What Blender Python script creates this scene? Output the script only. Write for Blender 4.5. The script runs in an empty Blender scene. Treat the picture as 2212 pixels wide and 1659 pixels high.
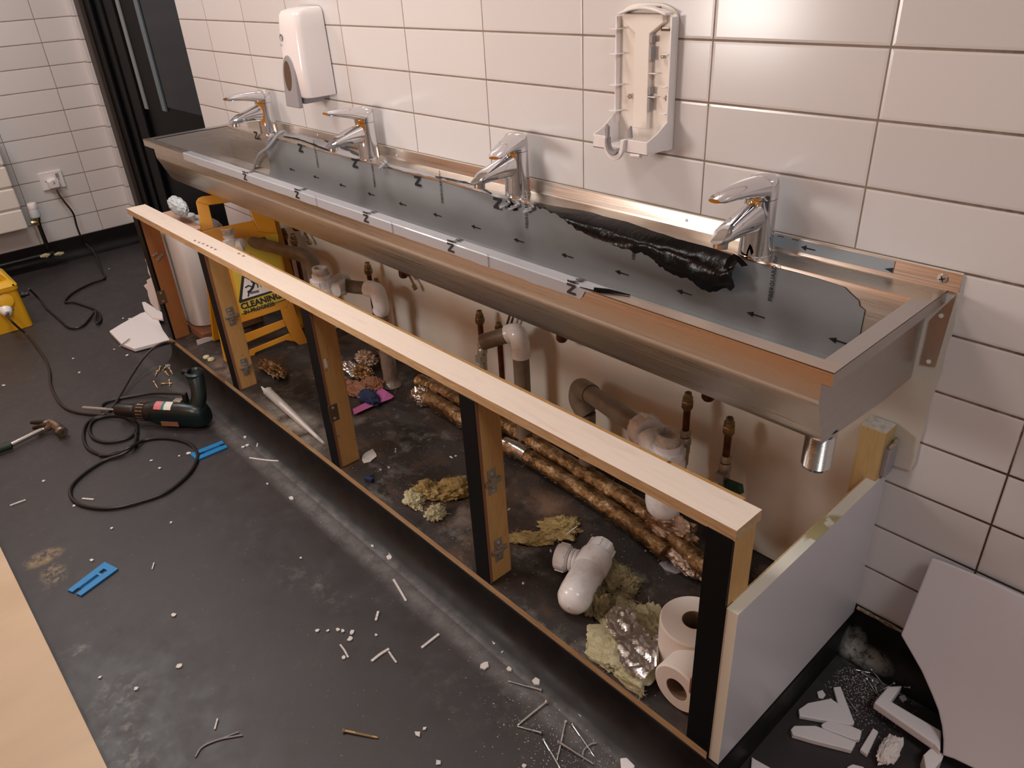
import bpy, bmesh, math, random
import numpy as np
from mathutils import Vector, Matrix, noise
random.seed(7)
scene = bpy.context.scene
COL = scene.collection

# ---------------------------------------------------------------- camera
def _rod(r):
    r = np.array(r); t = np.linalg.norm(r); k = r/t
    K = np.array([[0,-k[2],k[1]],[k[2],0,-k[0]],[-k[1],k[0],0]])
    return np.eye(3)+math.sin(t)*K+(1-math.cos(t))*K@K
CAM_F = 1633.25
CAM_R = _rod([1.96722774, 0.8287554, -0.55091293])
CAM_C = np.array([0.20534, -1.18381, 1.14186])
IW, IH = 2212.0, 1659.0
cam_data = bpy.data.cameras.new('camera'); cam = bpy.data.objects.new('camera', cam_data)
COL.objects.link(cam); scene.camera = cam
cam_data.sensor_width = 36; cam_data.sensor_fit = 'HORIZONTAL'
cam_data.lens = CAM_F/IW*36; cam_data.clip_start = 0.02
M = Matrix.Identity(4)
for i in range(3):
    M[i][0] = CAM_R[0][i]; M[i][1] = -CAM_R[1][i]; M[i][2] = -CAM_R[2][i]; M[i][3] = CAM_C[i]
cam.matrix_world = M

# ---------------------------------------------------------------- world, view
scene.view_settings.view_transform = 'Standard'
scene.view_settings.look = 'None'
scene.view_settings.gamma = 1
scene.view_settings.use_curve_mapping = False
scene.view_settings.exposure = -0.16
w = bpy.data.worlds.new('world'); scene.world = w; w.use_nodes = True
w.node_tree.nodes['Background'].inputs[0].default_value = (0.9, 0.92, 1.0, 1)
w.node_tree.nodes['Background'].inputs[1].default_value = 0.05

def area_light(name, loc, size, sizey, power, color, parent=None, rot=(0,0,0)):
    l = bpy.data.lights.new(name, 'AREA'); l.shape = 'RECTANGLE'
    l.size = size; l.size_y = sizey; l.energy = power; l.color = color
    o = bpy.data.objects.new(name, l); COL.objects.link(o)
    o.location = loc; o.rotation_euler = rot
    if parent is not None: o.parent = parent
    return o
# (x, y, power, colour) of the lit ceiling panels
CEIL_Z = 2.45
PANELS = [(-3.2, -1.05, 19, (0.96, 0.98, 1.0)), (-1.5, -0.85, 14, (1.0, 0.92, 0.85)), (1.2, -1.0, 15, (0.95, 0.96, 1.0))]
FILL_W = 10  # power of the added fill lamp

# ---------------------------------------------------------------- geometry of the photograph -> world
def U(u, v, ax, val):
    """point of the place that is seen at photo pixel (u, v) on the plane axis=val"""
    d = CAM_R.T @ np.array([(u-IW/2)/CAM_F, (v-IH/2)/CAM_F, 1.0])
    t = (val-CAM_C[ax])/d[ax]
    return Vector(CAM_C+t*d)
def UX(u, v, x): return U(u, v, 0, x)
def UY(u, v, y): return U(u, v, 1, y)
def UZ(u, v, z): return U(u, v, 2, z)
def UP(u, v, p0, n):
    d = CAM_R.T @ np.array([(u-IW/2)/CAM_F, (v-IH/2)/CAM_F, 1.0])
    n = np.array(n, float); t = n@(np.array(p0, float)-CAM_C)/(n@d)
    return Vector(CAM_C+t*d)
FLOOR = -0.10     # room floor; z = 0 is the top of the low plinth under the units

# ---------------------------------------------------------------- mesh builder
class MB:
    def __init__(s): s.v = []; s.f = []; s.m = []
    def add(s, vs, fs, mi=0):
        b = len(s.v); s.v += [tuple(p) for p in vs]
        s.f += [tuple(b+i for i in f) for f in fs]; s.m += [mi]*len(fs); return s
    def box(s, x0, x1, y0, y1, z0, z1, mi=0):
        vs = [(x,y,z) for x in (x0,x1) for y in (y0,y1) for z in (z0,z1)]
        return s.add(vs, [(0,1,3,2),(4,6,7,5),(0,4,5,1),(2,3,7,6),(0,2,6,4),(1,5,7,3)], mi)
    def obox(s, c, ax, ay, az, hx, hy, hz, mi=0):
        c = Vector(c); ax, ay, az = Vector(ax).normalized(), Vector(ay).normalized(), Vector(az).normalized()
        vs = [c+ax*i*hx+ay*j*hy+az*k*hz for i in (-1,1) for j in (-1,1) for k in (-1,1)]
        return s.add(vs, [(0,1,3,2),(4,6,7,5),(0,4,5,1),(2,3,7,6),(0,2,6,4),(1,5,7,3)], mi)
    def prism(s, pts, vec, mi=0, mi_side=None):
        pts = [Vector(p) for p in pts]; n = len(pts); vec = Vector(vec)
        b = len(s.v)
        s.add(pts+[p+vec for p in pts], [tuple(range(n))[::-1], tuple(range(n, 2*n))], mi)
        s.f += [tuple(b+i for i in (k, (k+1) % n, n+(k+1) % n, n+k)) for k in range(n)]
        s.m += [mi if mi_side is None else mi_side]*n
        return s
    def tube(s, path, r, n=12, mi=0, cap=True, up=None):
        path = [Vector(p) for p in path]; N = len(path)
        rr = r if isinstance(r, (list, tuple)) else [r]*N
        t0 = (path[1]-path[0]).normalized()
        u = Vector(up) if up else (Vector((0,0,1)) if abs(t0.z) < .9 else Vector((1,0,0)))
        vs = []
        for i, p in enumerate(path):
            t = (path[min(i+1, N-1)]-path[max(i-1, 0)])
            t = t.normalized() if t.length > 1e-9 else t0
            a = t.cross(u)
            if a.length < 1e-6: a = t.orthogonal()
            a.normalize(); bb = a.cross(t).normalized(); u = bb
            for k in range(n):
                an = 2*math.pi*k/n
                vs.append(p+a*math.cos(an)*rr[i]+bb*math.sin(an)*rr[i])
        fs = [(i*n+k, i*n+(k+1) % n, (i+1)*n+(k+1) % n, (i+1)*n+k) for i in range(N-1) for k in range(n)]
        if cap: fs += [tuple(range(n))[::-1], tuple(range((N-1)*n, N*n))]
        return s.add(vs, fs, mi)
    def lathe(s, prof, o, axis=(0,0,1), n=28, mi=0, cap=True, sx=1, sy=1, ref=None):
        """prof: (radius, height) pairs"""
        o = Vector(o); ax = Vector(axis).normalized()
        a = Vector(ref) if ref else (Vector((1,0,0)) if abs(ax.x) < .9 else Vector((0,1,0)))
        a = (a-ax*a.dot(ax)).normalized(); b = ax.cross(a)
        vs = []
        for r, h in prof:
            for k in range(n):
                an = 2*math.pi*k/n
                vs.append(o+ax*h+a*math.cos(an)*r*sx+b*math.sin(an)*r*sy)
        N = len(prof)
        fs = [(i*n+k, i*n+(k+1) % n, (i+1)*n+(k+1) % n, (i+1)*n+k) for i in range(N-1) for k in range(n)]
        if cap: fs += [tuple(range(n))[::-1], tuple(range((N-1)*n, N*n))]
        return s.add(vs, fs, mi)
    def loft(s, rings, mi=0, cap=True, closed=True):
        n = len(rings[0]); vs = [p for r in rings for p in r]; N = len(rings)
        K = n if closed else n-1
        fs = [(i*n+k, i*n+(k+1) % n, (i+1)*n+(k+1) % n, (i+1)*n+k) for i in range(N-1) for k in range(K)]
        if cap and closed: fs += [tuple(range(n))[::-1], tuple(range((N-1)*n, N*n))]
        return s.add(vs, fs, mi)
    def text(s, txt, o, right, up, size, mi=0, off=0.0004, bold=0.0, align='LEFT'):
        """flat lettering with its baseline at o"""
        c = bpy.data.curves.new('t', 'FONT'); c.body = txt; c.size = size; c.offset = bold; c.align_x = align
        c.resolution_u = 2
        ob = bpy.data.objects.new('t', c); COL.objects.link(ob)
        dg = bpy.context.evaluated_depsgraph_get(); dg.update()
        me = bpy.data.meshes.new_from_object(ob.evaluated_get(dg))
        r = Vector(right).normalized(); up = Vector(up).normalized(); nrm = r.cross(up)
        o = Vector(o)
        s.add([o+r*v.co.x+up*v.co.y+nrm*off for v in me.vertices], [tuple(p.vertices) for p in me.polygons], mi)
        bpy.data.objects.remove(ob); bpy.data.curves.remove(c); bpy.data.meshes.remove(me)
        return s
    def build(s, name, mats, parent=None, smooth=35, bevel=0, seg=2, recalc=True):
        me = bpy.data.meshes.new(name)
        me.from_pydata([tuple(p) for p in s.v], [], s.f)
        if not isinstance(mats, (list, tuple)): mats = [mats]
        for m in mats: me.materials.append(m)
        for p, mi in zip(me.polygons, s.m): p.material_index = mi
        if recalc:
            bm = bmesh.new(); bm.from_mesh(me); bmesh.ops.recalc_face_normals(bm, faces=bm.faces); bm.to_mesh(me); bm.free()
        if smooth:
            for p in me.polygons: p.use_smooth = True
            me.set_sharp_from_angle(angle=math.radians(smooth))
        me.update()
        o = bpy.data.objects.new(name, me); COL.objects.link(o)
        if parent is not None:
            o.parent = parent
            o.matrix_parent_inverse = Matrix.Translation(parent.location).inverted() if parent.rotation_euler[:] == (0,0,0) else (Matrix.Translation(parent.location) @ parent.rotation_euler.to_matrix().to_4x4()).inverted()
        if bevel:
            b = o.modifiers.new('bevel', 'BEVEL'); b.width = bevel; b.segments = seg; b.limit_method = 'ANGLE'; b.angle_limit = math.radians(40)
        return o

def tag(o, label=None, cat=None, group=None, kind=None):
    if label: o['label'] = label
    if cat: o['category'] = cat
    if group: o['group'] = group
    if kind: o['kind'] = kind
    return o
def thing(name, label, cat, loc, group=None):
    o = bpy.data.objects.new(name, None); COL.objects.link(o); o.location = loc
    o.empty_display_size = .05
    return tag(o, label, cat, group)
def struct(o): o['kind'] = 'structure'; return o
def copy_tree(o, parent=None):
    c = o.copy(); COL.objects.link(c)
    if parent is not None: c.parent = parent
    for ch in list(o.children): copy_tree(ch, c)
    return c
def smoothpath(pts, k=6):
    """Catmull-Rom through the points"""
    P = [Vector(p) for p in pts]; P = [2*P[0]-P[1]]+P+[2*P[-1]-P[-2]]
    out = []
    for i in range(1, len(P)-2):
        for j in range(k):
            t = j/k
            out.append(.5*((2*P[i])+(P[i+1]-P[i-1])*t+(2*P[i-1]-5*P[i]+4*P[i+1]-P[i+2])*t*t+(3*P[i]-P[i-1]-3*P[i+1]+P[i+2])*t**3))
    out.append(P[-2]); return out

# ---------------------------------------------------------------- materials
def lin(c): return c/12.92 if c <= .04045 else ((c+.055)/1.055)**2.4
def rgb(r, g, b): return (lin(r/255), lin(g/255), lin(b/255), 1)
class Mat:
    def __init__(s, name, col=(.8,.8,.8,1), rough=.5, metal=0, **kw):
        s.m = bpy.data.materials.new(name); s.m.use_nodes = True
        s.t = s.m.node_tree; s.n = s.t.nodes; s.l = s.t.links
        s.b = s.n['Principled BSDF']
        s.b.inputs['Base Color'].default_value = col; s.b.inputs['Roughness'].default_value = rough
        s.b.inputs['Metallic'].default_value = metal
        for k, v in kw.items(): s.b.inputs[k.replace('_', ' ')].default_value = v
    def node(s, t, **kw):
        n = s.n.new(t)
        for k, v in kw.items(): setattr(n, k, v)
        return n
    def link(s, a, b): s.l.new(a, b)
    def pos(s): return s.node('ShaderNodeNewGeometry').outputs['Position']
    def objc(s): return s.node('ShaderNodeTexCoord').outputs['Object']
    def map(s, vec, scale=(1,1,1), rot=(0,0,0), loc=(0,0,0)):
        n = s.node('ShaderNodeMapping'); s.link(vec, n.inputs[0])
        n.inputs['Scale'].default_value = scale; n.inputs['Rotation'].default_value = rot; n.inputs['Location'].default_value = loc
        return n.outputs[0]
    def noise(s, vec, scale, detail=4, rough=.55, dist=0):
        n = s.node('ShaderNodeTexNoise'); s.link(vec, n.inputs['Vector'])
        n.inputs['Scale'].default_value = scale; n.inputs['Detail'].default_value = detail
        n.inputs['Roughness'].default_value = rough; n.inputs['Distortion'].default_value = dist
        return n.outputs['Fac']
    def ramp(s, fac, stops, interp='LINEAR'):
        n = s.node('ShaderNodeValToRGB'); s.link(fac, n.inputs[0]); r = n.color_ramp; r.interpolation = interp
        while len(r.elements) < len(stops): r.elements.new(.5)
        for e, (p, c) in zip(r.elements, stops):
            e.position = p; e.color = c if isinstance(c, tuple) else (c, c, c, 1)
        return n.outputs[0]
    def math(s, op, a, b=0.0, c=None):
        n = s.node('ShaderNodeMath', operation=op)
        for i, x in enumerate((a, b, c)):
            if x is None: continue
            if isinstance(x, (int, float)): n.inputs[i].default_value = x
            else: s.link(x, n.inputs[i])
        return n.outputs[0]
    def sep(s, vec):
        n = s.node('ShaderNodeSeparateXYZ'); s.link(vec, n.inputs[0]); return n.outputs
    def mix(s, fac, a, b):
        n = s.node('ShaderNodeMix', data_type='RGBA')
        if isinstance(fac, (int, float)): n.inputs[0].default_value = fac
        else: s.link(fac, n.inputs[0])
        for i, x in ((6, a), (7, b)):
            if isinstance(x, tuple): n.inputs[i].default_value = x
            else: s.link(x, n.inputs[i])
        return n.outputs[2]
    def color(s, x): s.link(x, s.b.inputs['Base Color']); return s
    def rough(s, x): s.link(x, s.b.inputs['Roughness']); return s
    def bump(s, h, strength=.3, dist=.002):
        n = s.node('ShaderNodeBump'); s.link(h, n.inputs['Height']); n.inputs['Strength'].default_value = strength
        n.inputs['Distance'].default_value = dist; s.link(n.outputs[0], s.b.inputs['Normal']); return s
    def blob(s, vec, c, r, soft=.4):
        """1 inside an ellipsoid at c"""
        m = s.node('ShaderNodeVectorMath', operation='SUBTRACT'); s.link(vec, m.inputs[0]); m.inputs[1].default_value = c
        q = s.node('ShaderNodeVectorMath', operation='DIVIDE'); s.link(m.outputs[0], q.inputs[0]); q.inputs[1].default_value = r
        L = s.node('ShaderNodeVectorMath', operation='LENGTH'); s.link(q.outputs[0], L.inputs[0])
        mr = s.node('ShaderNodeMapRange'); s.link(L.outputs['Value'], mr.inputs[0])
        mr.inputs[1].default_value = 1+soft; mr.inputs[2].default_value = 1-soft
        mr.inputs[3].default_value = 0; mr.inputs[4].default_value = 1
        return mr.outputs[0]

def tile_mat(name, axis, offset, pitch, tint, stain=False):
    """stack-bonded 300 x 100 mm glazed tiles; grout between them"""
    m = Mat(name, rough=.28)
    p = m.pos(); s = m.sep(p); h = s[axis]; z = s[2]
    def dist(v, off, pit):
        a = m.math('DIVIDE', m.math('SUBTRACT', v, off), pit)
        fr = m.math('FRACT', a)
        d = m.math('MINIMUM', fr, m.math('SUBTRACT', 1.0, fr))
        return m.math('MULTIPLY', d, pit), m.math('FLOOR', a)
    dh, ih = dist(h, offset, pitch); dz, iz = dist(z, 0.0, 0.1)
    wob = m.math('MULTIPLY', m.math('SUBTRACT', m.noise(p, 60, 2), .5), .0006)
    gv = m.math('LESS_THAN', m.math('ADD', dh, wob), .0014)
    gh = m.math('LESS_THAN', m.math('ADD', dz, wob), .0019)
    g = m.math('MAXIMUM', gv, gh)
    comb = m.node('ShaderNodeCombineXYZ'); m.link(ih, comb.inputs[0]); m.link(iz, comb.inputs[1])
    wn = m.node('ShaderNodeTexWhiteNoise', noise_dimensions='2D'); m.link(comb.outputs[0], wn.inputs['Vector'])
    c0 = rgb(*tint); c1 = tuple(x*.93 for x in c0[:3])+(1,)
    tcol = m.mix(wn.outputs['Value'], c0, c1)
    gn = m.noise(p, 14, 5)
    gcol = m.ramp(gn, [(.3, rgb(150, 134, 120)), (.7, rgb(122, 106, 92))])
    if stain:
        mr = m.node('ShaderNodeMapRange'); m.link(s[0], mr.inputs[0])
        mr.inputs[1].default_value = -.28; mr.inputs[2].default_value = .05
        f = m.math('MULTIPLY', mr.outputs[0], m.ramp(m.noise(p, 25, 6, .7), [(.38, 0.0), (.55, 1.0)]))
        mr2 = m.node('ShaderNodeMapRange'); m.link(s[0], mr2.inputs[0])
        mr2.inputs[1].default_value = -.2; mr2.inputs[2].default_value = -.02
        f = m.math('MAXIMUM', f, m.math('MULTIPLY', mr2.outputs[0], m.math('LESS_THAN', z, .42)))
        gcol = m.mix(f, gcol, rgb(66, 46, 36))
        g2 = m.math('LESS_THAN', m.math('MINIMUM', m.math('ADD', dz, wob), m.math('ADD', dh, wob)), .003)
        # a faint rusty halo where the grout has gone off
        tcol = m.mix(m.math('MULTIPLY', m.math('MULTIPLY', g2, f), .25), tcol, rgb(150, 120, 100))
    m.color(m.mix(g, tcol, gcol))
    m.rough(m.math('ADD', m.math('MULTIPLY', g, .5), .22))
    edge = m.math('MINIMUM', m.math('MINIMUM', m.math('MULTIPLY', dh, 180.0), m.math('MULTIPLY', dz, 180.0)), 1.0)
    m.bump(m.math('ADD', edge, m.math('MULTIPLY', m.noise(p, 5, 2), .35)), .5, .0012)
    return m.m

def wood_mat(name, c0, c1, c2, knots=0.0, axis='X', rough=.6, scale=1):
    m = Mat(name, rough=rough); p = m.pos()
    sc = {'X': (2.2, 22, 22), 'Z': (22, 22, 2.2), 'Y': (22, 2.2, 22)}[axis]
    v = m.map(p, tuple(x*scale for x in sc))
    f = m.noise(v, 2.2, 7, .6, 1.5); f2 = m.noise(v, 9, 4, .6, .3)
    c = m.ramp(f, [(.25, c0), (.5, c1), (.78, c2)])
    c = m.mix(m.math('MULTIPLY', f2, .35), c, c0)
    if knots:
        vo = m.node('ShaderNodeTexVoronoi'); m.link(m.map(p, {'X': (6, 16, 16), 'Z': (14, 14, 7), 'Y': (16, 6, 16)}[axis]), vo.inputs['Vector']); vo.inputs['Scale'].default_value = 1.1
        k = m.ramp(vo.outputs['Distance'], [(.06*knots, 1.0), (.14*knots, 0.0)])
        c = m.mix(k, c, rgb(112, 68, 36))
    m.color(c); m.bump(f2, .12, .001); return m.m

MT = {}
MT['tile'] = tile_mat('wall_tiles', 0, 0.0, .2971, (222, 219, 219), stain=True)
MT['tile_side'] = tile_mat('side_wall_tiles', 1, -.203, .30, (226, 221, 220))
def floor_mat(name, base, dusty, inside=False):
    m = Mat(name, rough=.42); p = m.pos()
    n1 = m.noise(p, 3.0, 6, .6); n2 = m.noise(p, 16, 8, .7); n3 = m.noise(m.map(p, (1,1,1), (0,0,.6)), 45, 6, .7)
    c = m.ramp(n1, [(.3, base), (.7, tuple(min(1, x*1.35) for x in base[:3])+(1,))])
    d = m.math('MULTIPLY', m.ramp(n2, [(.56, 0.0), (.78, 1.0)]), m.ramp(n3, [(.42, 0.0), (.72, 1.0)]))
    c = m.mix(m.math('MULTIPLY', d, .3), c, dusty)
    return m, p, c, n1, n2, n3
m, p, c, n1, n2, n3 = floor_mat('black_safety_vinyl', rgb(47, 43, 44), rgb(130, 126, 122))
# dried tan splash, plaster scuffs, dust by the wall: marks with a shape of their own
def stain(m, p, c, u, v, r, col, lo=.48, hi=.62, sc=30, z=-.1, soft=.5, amt=1.0):
    q = UZ(u, v, z)
    b = m.blob(p, tuple(q), r, soft)
    k = m.math('MULTIPLY', b, m.ramp(m.noise(p, sc, 6, .65), [(lo, 0.0), (hi, 1.0)]))
    return m.mix(m.math('MULTIPLY', k, amt), c, col)
c = stain(m, p, c, 93, 1205, (.026, .040, .2), rgb(146, 124, 88), .42, .56, 30, soft=.35, amt=.85)
c = stain(m, p, c, 116, 1240, (.036, .022, .2), rgb(140, 118, 86), .47, .56, 70, amt=.8)
for (u, v, rx, ry, a) in [(160, 1410, .02, .03, .8), (250, 1580, .03, .03, .8), (290, 1615, .035, .03, .9), (270, 1520, .05, .04, .6), (250, 1490, .04, .05, .5), (300, 1645, .04, .03, .6), (95, 1265, .03, .012, .5), (700, 1280, .09, .02, .55), (620, 1245, .05, .03, .35), (420, 1330, .1, .05, .12), (980, 1500, .1, .05, .25), (1120, 1520, .08, .05, .35)]:
    c = stain(m, p, c, u, v, (rx, ry, .2), rgb(150, 146, 140), .50, .74, 44, amt=a*.6)
c = stain(m, p, c, 1870, 1410, (.055, .028, .2), rgb(196, 196, 188), .34, .55, 45, soft=.5)
c = stain(m, p, c, 1920, 1455, (.07, .03, .2), rgb(170, 170, 166), .45, .6, 60, soft=.6)
c = stain(m, p, c, 860, 1170, (.5, .02, .2), rgb(150, 146, 144), .25, .8, 20, soft=.9, amt=.35)
c = stain(m, p, c, 1180, 1470, (.4, .02, .2), rgb(160, 158, 156), .25, .8, 25, soft=.9, amt=.4)
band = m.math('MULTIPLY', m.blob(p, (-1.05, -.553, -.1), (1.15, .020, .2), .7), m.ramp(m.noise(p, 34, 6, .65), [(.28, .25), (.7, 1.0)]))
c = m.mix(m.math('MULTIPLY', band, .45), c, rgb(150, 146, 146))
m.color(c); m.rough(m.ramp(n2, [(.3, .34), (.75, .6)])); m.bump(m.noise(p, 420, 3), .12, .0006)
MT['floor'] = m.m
m, p, c, n1, n2, n3 = floor_mat('dirty_cupboard_base', rgb(40, 34, 32), rgb(140, 132, 122))
c = m.mix(m.ramp(m.noise(m.map(p, (1, 1, 1), loc=(3, 1, 0)), 7, 6, .6, .6), [(.5, 0.0), (.68, .75)]), c, rgb(88, 66, 50))
c = m.mix(m.ramp(m.noise(m.map(p, (1, 1.6, 1), loc=(9, 4, 0)), 5, 5, .6, .8), [(.56, 0.0), (.68, .9)]), c, rgb(16, 11, 10))
c = m.mix(m.ramp(m.noise(m.map(p, (1, 1, 1), loc=(5, 8, 0)), 9, 7, .7), [(.54, 0.0), (.74, .6)]), c, rgb(150, 145, 138))
c = m.mix(m.ramp(m.noise(p, 170, 3, .6), [(.68, 0.0), (.74, .9)]), c, rgb(190, 184, 176))
for (u, v, rx, ry, col) in [(1175, 1095, .09, .05, (112, 84, 64)), (1010, 930, .18, .05, (78, 62, 52)), (640, 915, .14, .05, (150, 142, 130)), (920, 1080, .05, .04, (100, 72, 56)), (500, 800, .10, .04, (140, 118, 100))]:
    c = stain(m, p, c, u, v, (rx, ry, .2), rgb(*col), .36, .62, 14, z=0, soft=.6, amt=.85)
for (u, v, rx, ry) in [(640, 830, .20, .07), (1190, 1240, .1, .05), (935, 1120, .05, .03), (1060, 960, .1, .05)]:
    c = stain(m, p, c, u, v, (rx, ry, .2), rgb(14, 10, 9), .36, .6, 12, z=0, soft=.7, amt=.9)
m.color(c); m.rough(m.ramp(n2, [(.3, .35), (.7, .75)])); m.bump(m.noise(p, 90, 5), .3, .002)
MT['base'] = m.m
m = Mat('black_vinyl_upstand', rgb(24, 22, 22), .3)
p = m.pos(); m.color(m.ramp(m.noise(p, 12, 6, .7), [(.35, rgb(17, 15, 16)), (.8, rgb(34, 30, 29))])); m.rough(m.ramp(m.noise(p, 20, 4), [(.3, .38), (.7, .6)])); m.b.inputs['Specular IOR Level'].default_value = .25
c = m.ramp(m.noise(p, 12, 6, .7), [(.35, rgb(17, 15, 16)), (.8, rgb(34, 30, 29))])
for (u, v, r, z) in [(1842, 1390, (.018, .02, .03), -.075), (1878, 1422, (.034, .016, .02), -.085)]:
    q = UZ(u, v, z); c = m.mix(m.math('MULTIPLY', m.blob(p, tuple(q), r, .5), m.ramp(m.noise(p, 60, 6, .7), [(.35, 0.0), (.52, .9)])), c, rgb(176, 176, 168))
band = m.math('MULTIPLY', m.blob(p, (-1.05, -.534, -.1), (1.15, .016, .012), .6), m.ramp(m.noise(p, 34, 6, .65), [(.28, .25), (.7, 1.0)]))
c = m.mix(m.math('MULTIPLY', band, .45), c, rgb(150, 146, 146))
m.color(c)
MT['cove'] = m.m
def steel(name, col, rough, stretch, aniso=0.5):
    m = Mat(name, col, rough, 1); p = m.pos()
    f = m.noise(m.map(p, stretch), 1, 3, .7)
    m.rough(m.ramp(f, [(.3, rough-.06), (.7, rough+.1)])); m.bump(f, .04, .0004)
    return m.m
MT['steel'] = steel('brushed_stainless_steel', rgb(204, 194, 184), .30, (3, 300, 300))
MT['steel_end'] = steel('brushed_steel_end', rgb(196, 192, 190), .34, (300, 4, 300))
MT['chrome'] = Mat('polished_chrome', rgb(222, 222, 226), .05, 1).m
MT['chrome_dull'] = Mat('worn_chrome', rgb(200, 198, 194), .18, 1).m
MT['yellow_label'] = Mat('amber_sticker', rgb(206, 160, 60), .4).m
MT['film'] = None
m = Mat('grey_protective_film', rgb(128, 129, 131), .36, Coat_Weight=.15, Coat_Roughness=.2); p = m.pos()
m.color(m.ramp(m.noise(m.map(p, (1.2, 1, 4)), 3, 3), [(.3, rgb(124, 126, 129)), (.7, rgb(134, 136, 138))]))
m.bump(m.noise(m.map(p, (1, 1, 2)), 18, 3), .1, .002)
MT['film'] = m.m
MT['film_white'] = Mat('milky_protective_film', rgb(158, 160, 166), .28, Coat_Weight=.2).m
MT['film_light'] = Mat('light_blue_grey_film', rgb(156, 166, 174), .4).m
MT['bit'] = Mat('dusty_drill_bit', rgb(150, 142, 134), .6).m
MT['print'] = Mat('black_film_print', rgb(24, 24, 28), .5).m
m = Mat('black_film_underside', rgb(14, 9, 8), .2, Specular_IOR_Level=.14); m.bump(m.noise(m.map(m.pos(), (1, .5, .5)), 60, 4, .6, 1.2), .3, .004); MT['film_black'] = m.m
MT['plastic_white'] = Mat('white_plastic', rgb(238, 232, 232), .22).m
MT['plastic_trap'] = None
m = Mat('white_waste_plastic', rgb(226, 222, 218), .22); p = m.pos()
m.color(m.ramp(m.noise(p, 30, 6, .7), [(.5, rgb(236, 236, 238)), (.8, rgb(206, 198, 188))])); MT['plastic_trap'] = m.m
m = Mat('aged_plastic_rim', rgb(190, 180, 168), .6); p = m.pos()
m.color(m.ramp(m.noise(p, 90, 6, .7), [(.45, rgb(206, 200, 192)), (.75, rgb(150, 134, 118))])); MT['scum'] = m.m
MT['plastic_grey'] = Mat('grey_plastic', rgb(150, 146, 150), .35).m
m = Mat('grey_waste_pipe', rgb(124, 112, 96), .45); p = m.pos()
m.color(m.ramp(m.noise(p, 30, 5), [(.4, rgb(126, 114, 98)), (.75, rgb(104, 92, 76))])); MT['pipe'] = m.m
m = Mat('aged_copper', rgb(120, 62, 44), .38, .85); p = m.pos()
m.color(m.ramp(m.noise(p, 35, 5), [(.35, rgb(122, 72, 54)), (.7, rgb(76, 48, 40))])); MT['copper'] = m.m
m = Mat('aged_brass', rgb(140, 116, 82), .42, .8); p = m.pos()
m.color(m.ramp(m.noise(p, 60, 5), [(.35, rgb(164, 138, 98)), (.7, rgb(92, 74, 54))])); MT['brass'] = m.m
MT['brass_bright'] = Mat('bright_brass_nut', rgb(206, 190, 150), .25, 1).m
MT['valve'] = Mat('taped_valve_metal', rgb(176, 168, 158), .35, .6).m
MT['green_lever'] = Mat('dark_green_lever', rgb(24, 66, 52), .4).m
MT['rail'] = wood_mat('pale_pine_rail', rgb(226, 208, 192), rgb(232, 217, 204), rgb(216, 196, 180), 0, 'X')
MT['ply_edge'] = wood_mat('chipped_plywood_edge', rgb(142, 112, 78), rgb(184, 152, 112), rgb(206, 178, 140), 0, 'X', scale=2)
MT['post'] = wood_mat('varnished_pine_post', rgb(166, 122, 66), rgb(192, 150, 92), rgb(176, 132, 76), .5, 'Z')
MT['post_dark'] = wood_mat('stained_orange_post', rgb(128, 80, 42), rgb(150, 94, 50), rgb(110, 66, 36), .6, 'Z')
MT['post_raw'] = wood_mat('yellow_pine_stud', rgb(168, 140, 92), rgb(194, 166, 116), rgb(150, 122, 78), 0, 'Z')
MT['black_melamine'] = Mat('black_melamine_strip', rgb(7, 8, 10), .5, Specular_IOR_Level=.2).m
MT['hinge'] = Mat('hinge_plate_steel', rgb(160, 150, 138), .42, .6).m
MT['hinge_dark'] = Mat('tarnished_hinge_plate', rgb(112, 92, 72), .5, .6).m
MT['screw'] = Mat('zinc_screw', rgb(196, 196, 194), .35, .9).m
MT['screw_brass'] = Mat('yellow_passivated_screw', rgb(190, 168, 128), .4, .7).m
MT['paint_cream'] = None
m = Mat('cream_wall_paint', rgb(214, 204, 194), .45); p = m.pos()
m.color(m.ramp(m.noise(p, 4, 6, .6), [(.35, rgb(214, 210, 202)), (.75, rgb(200, 192, 178))])); m.bump(m.noise(p, 30, 4), .08, .002); MT['paint_cream'] = m.m
MT['white_laminate'] = None
m = Mat('white_laminate', rgb(206, 202, 206), .3); p = m.pos()
m.bump(m.noise(p, 400, 2), .03, .0004); MT['white_laminate'] = m.m
m = Mat('panel_edging', rgb(226, 222, 210), .45); p = m.pos()
q = UZ(1790, 1150, .322)
c = m.mix(m.math('MULTIPLY', m.blob(p, tuple(q), (.03, .05, .03), .1), m.ramp(m.noise(p, 28, 4), [(.40, 0.0), (.44, 1.0)])), rgb(218, 214, 200), rgb(172, 160, 118))
m.color(c); MT['edging'] = m.m
m = Mat('chipboard', rgb(190, 160, 118), .8); m.color(m.ramp(m.noise(m.pos(), 180, 4, .8), [(.35, rgb(160, 126, 84)), (.65, rgb(206, 178, 136))])); MT['chipboard'] = m.m
m = Mat('birch_ply_sheet', rgb(210, 182, 150), .55); p = m.pos()
c = m.ramp(m.noise(m.map(p, (3, 1, 1)), 3, 5), [(.3, rgb(186, 162, 134)), (.7, rgb(198, 174, 146))])
vo = m.node('ShaderNodeTexVoronoi'); m.link(p, vo.inputs['Vector']); vo.inputs['Scale'].default_value = 7
c = m.mix(m.ramp(vo.outputs['Distance'], [(.03, 1.0), (.055, 0.0)]), c, rgb(140, 100, 62)); m.color(c); MT['birch'] = m.m
MT['black_paint'] = Mat('black_door_paint', rgb(10, 11, 13), .4, Specular_IOR_Level=.06).m
MT['brown_frame'] = Mat('brown_painted_edge', rgb(62, 52, 48), .5).m
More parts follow.
